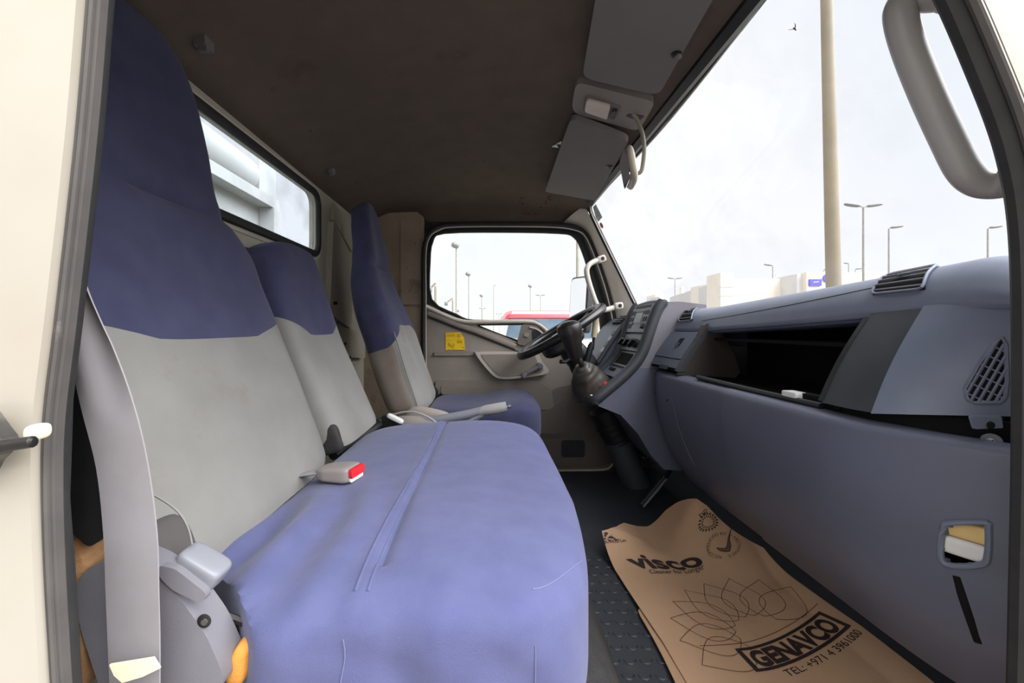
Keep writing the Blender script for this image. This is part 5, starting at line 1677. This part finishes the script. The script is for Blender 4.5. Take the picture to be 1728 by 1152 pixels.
# ================================================================ outside
def pole(px, Y, top_py, r=.07, head='single', side=1, label='', m=GALV, arm=1.0, hs=1.0, lean=0.0, z1=None, grp='street lights of the yard'):
    x = (px - 825) / 700 * Y
    zt = z1 if z1 is not None else (555 - top_py) / 700 * Y
    t = thing('street_light', label, 'street light', (x, Y, -H), grp)
    bm = NB(); tube(bm, [(x, Y, -H), (x + lean * .5, Y, lerp(-H, zt, .5)), (x + lean, Y, zt)], [r, r * .85, r * .7], 12)
    obj('post', bm, m, t)
    xt = x + lean
    if head == 'flood':
        bm = NB(); sbox(bm, (xt - .1 * hs, Y - .2, zt + .05), (.42 * hs, .35, .30 * hs), 3, 8, M=rot('X', 25) @ rot('Y', 20)); obj('lamp_head', bm, LAMPH, t)
    elif head == 'gantry':
        bm = NB(); tube(bm, [(xt - arm, Y, zt - .45 * arm), (xt, Y, zt + .2)], .06, 6); obj('arm', bm, m, t)
        bm = NB(); sbox(bm, (xt - arm, Y, zt - .55 * arm), (.18, .12, .22), 3, 5); obj('lamp_head', bm, LAMPH, t)
    else:
        for s in ((-1, 1) if head == 'double' else (side,)):
            bm = NB(); tube(bm, [(xt, Y, zt), (xt + s * .25 * arm, Y, zt + .08)], .04, 6); obj('arm', bm, m, t)
            bm = NB(); sbox(bm, (xt + s * (.25 * arm + .5 * hs), Y - .0, zt + .16), (.52 * hs, .17, .10 * hs), 2.6, 8, M=rot('Y', -8 * s)); obj('lamp_head', bm, LAMPH, t)
    return t
pole(1412, 8, 0, r=.135, head='double', label='thick beige lamp post rising in front of the windscreen', m=POLEB, lean=-.22, z1=7.4)
pole(1457, 28, 350, r=.085, head='double', hs=1.05, arm=.9, label='tall twin-headed street light right of the thick beige post')
pole(1500, 33, 386, r=.08, label='single-headed street light with upturned head above the right dash vent', arm=.5, hs=1.0)
pole(1667, 33, 386, r=.08, label='single-headed street light above the rounded dash end, far right', arm=.5, hs=1.0)
pole(1139, 66, 471, r=.08, head='double', hs=1.0, label='small twin-headed street light over the receding building wing', arm=.6)
pole(1304, 52, 449, r=.08, side=-1, label='street light with head to the left above the long cream facade', arm=.3)
pole(1390, 56, 456, r=.06, label='tiny street light above the sign block, left of the thick post', arm=.3, hs=.9)
pole(1432, 56, 446, r=.07, side=-1, label='tiny square-headed street light just right of the thick post', arm=.1, hs=.6)
pole(1443, 60, 455, r=.06, label='tiny leaning street light second right of the thick post', arm=.3, hs=1.0)
pole(770, 41, 415, r=.09, head='flood', label='tallest floodlight pole in the driver window', hs=.9)
pole(791, 62, 463, r=.09, head='flood', label='second tallest floodlight pole in the driver window', hs=.9)
pole(813, 80, 499, r=.08, head='flood', label='short floodlight pole in the driver window, over a twin-headed light', hs=.8)
pole(833, 85, 483, r=.08, hs=.5, label='plain thin pole in the middle of the driver window', arm=.05)
pole(895, 78, 483, r=.08, head='flood', label='floodlight pole left of the twin-headed light above the red vehicle', hs=.85)
pole(912, 98, 499, r=.09, head='double', hs=1.0, label='twin-headed street light above the red vehicle roof', arm=.6)
pole(814, 130, 521, r=.09, head='double', hs=1.0, label='low twin-headed street light behind the short floodlight pole', arm=.6)
pole(842, 190, 530, r=.1, head='double', hs=1.3, label='lowest and farthest twin-headed street light in the driver window', arm=.8)
pole(975, 22, 0, r=.11, head='double', label='grey lamp post behind the far door mirror', z1=8.0)
pole(735, 26, 483, r=.10, head='gantry', m=POLEB, label='pale post with diagonal arm at the rear edge of the driver window', arm=.4)
pole(764, 44, 506, r=.10, head='gantry', m=POLEB, label='pale post with diagonal arm beside the tallest floodlight pole', arm=.7)
pole(781, 70, 520, r=.10, head='gantry', m=WHITEP, label='faint white post with diagonal arm, low in the driver window', arm=.8)

# dealership building
bd = thing('building', 'cream dealership building with corner tower beyond the windscreen', 'building', (24, 40, -H))
def bb(name, x0, x1, y0, y1, z, m=STUCCO, par=None):
    bm = NB(); box(bm, (x0, y0, -H), (x1, y1, z)); return obj(name, bm, m, par or bd)
tz = (555 - 460) / 700 * 39
tw = bb('tower', (1216 - 825) / 700 * 39, (1238 - 825) / 700 * 39, 39, 41.5, tz)
for py in (483.5, 499):
    bm = NB(); z = (555 - py) / 700 * 39; box(bm, ((1216 - 825) / 700 * 39 - .04, 38.96, z - .03), ((1238 - 825) / 700 * 39 + .02, 39.1, z + .03)); obj('string_course', bm, STUCCO2, tw)
fz = (555 - 470) / 700 * 39.6
bb('facade', (1238 - 825) / 700 * 39.6, (1352 - 825) / 700 * 39.6, 39.6, 48, fz)
bm = NB()
x0, x1 = (1212 - 825) / 700 * 40, (1130 - 825) / 700 * 60
zc = (555 - 475) / 700 * 40
prism(bm, [(x0, 40), (x1, 60), (x1 + 6, 60), (x0 + 8, 40)], lambda a, b, t: Vector((a, b, t)), -H, zc)
obj('side_wing', bm, STUCCO2, bd)
bb('pylon', (1150 - 825) / 700 * 57, (1154 - 825) / 700 * 57, 57, 57.6, (555 - 484) / 700 * 57)
bb('annexe', (1106 - 825) / 700 * 72, (1120 - 825) / 700 * 72, 72, 76, (555 - 497) / 700 * 72)
bb('annexe', (1112 - 825) / 700 * 70, (1150 - 825) / 700 * 70, 70, 74, (555 - 500) / 700 * 70, STUCCO2)
tz2 = (555 - 459) / 700 * 37
sb = thing('building', 'cream sign block with violet signboard behind the thick lamp post', 'building', (29, 37, -H))
bb('corner_tower', (1345 - 825) / 700 * 37.5, (1361 - 825) / 700 * 37.5, 37.5, 42, tz2 - .1, STUCCO2, sb)
bb('block', (1361 - 825) / 700 * 37, (1520 - 825) / 700 * 37, 37, 45, tz2, STUCCO, sb)
def rz(px, py, Y=36.9): return (px - 825) / 700 * Y, (555 - py) / 700 * Y
a, b = rz(1366, 471), rz(1386, 482)
bm = NB(); box(bm, (a[0], 36.85, b[1]), (b[0], 37, a[1])); sg = obj('signboard', bm, SIGNB, sb)
bm = NB(); c = rz(1378, 477)
ribbon2(bm, [rz(1372, 477), rz(1374, 475), rz(1376, 476.5), rz(1379, 474.5), rz(1381, 476)], .05, lambda p: Vector((p[0], 36.83, p[1]))); obj('sign_mark', bm, WHITEP, sg)
a = rz(1396, 469)
bm = NB(); lathe(bm, [(.36, 0), (.36, .06), (.20, .06), (.20, 0)], axis_m((a[0], 36.95, a[1]), (0, -1, 0)), 20); rl = obj('round_emblem', bm, SIGNB, sb)
bm = NB(); q0, q1 = rz(1393, 463.2), rz(1400, 464.4); box(bm, (q0[0], 36.9, q1[1]), (q1[0], 37, q0[1])); obj('emblem_bar', bm, CHAR, sb)

# bird in the sky
bd_ = thing('bird', 'small dark bird flying in the sky left of the lamp post', 'bird', P(1340, 48, 40))
c = P(1340, 48, 40)
bm = NB(); tube(bm, smooth([c + Vector((-.12, 0, .06)), c, c + Vector((.12, 0, -.10)), c + Vector((.20, 0, -.20))], 4), [.01, .03, .05, .06, .07, .07, .07, .06, .06, .05, .05, .04, .02], 8); bo = obj('body', bm, INK, bd_)
for s in (-1, 1):
    bm = NB(); tube(bm, smooth([c + Vector((.06, 0, -.04)), c + Vector((-.10, s * .3, .10)), c + Vector((-.32, s * .45, .20))], 3), [.06, .055, .05, .045, .03, .02, .008], 6, up=(0, 0, 1), flat=.3); obj('wing', bm, INK, bd_)

# red-roofed white van parked beyond the driver door
van = thing('van', 'white van with red roof and tinted screen parked beyond the driver door', 'van', (1.25, 9.0, -H))
def vx(px): return (px - 825) / 700 * 8.0
bm = NB()
VP_ = [(-.95, .30), (.95, .30), (.98, .75), (.97, 1.05), (.90, 1.55), (.84, 1.90), (.74, 1.985), (-.74, 1.985), (-.84, 1.90), (-.90, 1.55), (-.97, 1.05), (-.98, .75)]
rings = []
for (y, sx, sz, zlow) in ((8.0, 1, 1, 0), (8.02, 1.0, 1, 0), (8.3, 1.01, 1.01, 0), (12.3, 1.01, 1.01, 0), (12.5, .96, .97, 0)):
    rings.append([Vector((1.22 + x * sx, y + (.10 * (z - 1.05) if z > 1.05 and y < 8.4 else 0), z * sz - H)) for x, z in VP_])
loft(bm, rings)
vb_ = obj('body', bm, BUSWH, van, bevel=.03)
bm = NB()
slab(bm, 12, 8, lambda u, v: Vector((1.22 + lerp(-.90, .90, u) * (1 - .10 * (1 - v)), 7.985 + .10 * lerp(.80, .42, v) - .012, lerp(1.86, 1.48, v) - H)), (0, -.012, 0)); obj('windscreen', bm, TINT, van)
bm = NB()
rings = []
for (y, w_, z) in ((8.04, .86, 1.88), (8.1, .86, 1.96), (8.6, .86, 2.03), (12.2, .86, 2.03), (12.4, .80, 1.98)):
    rings.append([Vector((1.22 + s * w_, y, zz - H)) for s, zz in ((-1.06, 1.86), (-1.0, z - .03), (-.9, z), (.9, z), (1.0, z - .03), (1.06, 1.86))])
loft(bm, rings); obj('roof', bm, BUSRED, van, bevel=.01)
bm = NB(); box(bm, (.22, 7.98, .55 - H), (.30, 8.1, 1.50 - H)); obj('tail_lamp', bm, BUSRED, van)
bm = NB(); box(bm, (2.14, 7.98, .55 - H), (2.22, 8.1, 1.50 - H)); obj('tail_lamp', bm, BUSRED, van)
bm = NB(); box(bm, (.30, 7.92, .32 - H), (2.14, 8.05, .55 - H)); obj('bumper', bm, CHAR, van)
for (x, y) in ((.42, 8.7), (2.02, 8.7), (.42, 11.6), (2.02, 11.6)):
    bm = NB(); lathe(bm, [(.34, -.1), (.36, 0), (.34, .1)], axis_m((x, y, .34 - H), (1, 0, 0)), 24); obj('wheel', bm, TYRE, van)

# far door mirror
dm = thing('door_mirror', 'tall door mirror outside the driver window reflecting white sky', 'mirror', P(985, 560, 2.34))
mc = P(977, 514, 2.34)
Mm = rot('Z', 38) @ rot('Y', 5)
bm = NB(); sbox(bm, mc + Vector((.018, .03, 0)), (.026, .066, .162), 9, 12, M=Mm); ms = obj('shell', bm, BLACK, dm)
bm = NB(); prism(bm, rpoly([(-.056, -.150), (.056, -.150), (.056, .150), (-.056, .150)], .03, 5), lambda a, b, t: mc + Vector((.018, .03, 0)) + Mm @ Vector((-.0265 - t, a, b)), 0, .003); obj('glass', bm, MIRR, ms)
bm = NB(); tube(bm, smooth([P(998, 470, 2.38), P(1004, 500, 2.36), P(1004, 580, 2.36), P(1000, 640, 2.3), P(1020, 660, 2.14)], 4), .014, 8); obj('stay', bm, BLACK, dm)
bm = NB(); tube(bm, [P(985, 480, 2.38), P(1004, 490, 2.36)], .012, 8); obj('clamp', bm, BLACK, dm)

# white load body of the truck behind the rear window
tb = thing('truck_load_body', 'white steel headboard of the load body behind the rear window', 'truck body', (-1.05, 1.4, -.5))
bm = NB(); prism(bm, [(.2, -.6), (1.93, -.6), (1.93, .575), (.2, .575)], lambda a, b, t: Vector((-1.02 - t, a, b)), .03, .05); obj('panel', bm, WBODY, tb)
bm = NB(); box(bm, (-1.06, .2, .555), (-.985, 1.95, .60)); bmo = obj('top_rail', bm, WBODY, tb, bevel=.004)
bm = NB(); box(bm, (-1.048, 1.892, -.6), (-.98, 1.957, .553)); obj('corner_post', bm, WBODY, tb, bevel=.004)
bm = NB(); tube(bm, [(-1.20, .3, .80), (-1.20, 1.72, .76), (-1.20, 2.02, .75), (-1.20, 2.06, .75)], [.085, .085, .085, .04], 18); obj('tarpaulin_roll', bm, WBODY, tb)
bm = NB(); box(bm, (-1.26, 2.06, .55), (-1.14, 2.22, 1.3)); obj('stanchion', bm, WBODY, tb)
bm = NB(); tube(bm, [(-1.12, 1.86, 1.0), (-1.12, 1.86, .86)], .006, 6); obj('cord', bm, DMETAL, tb)
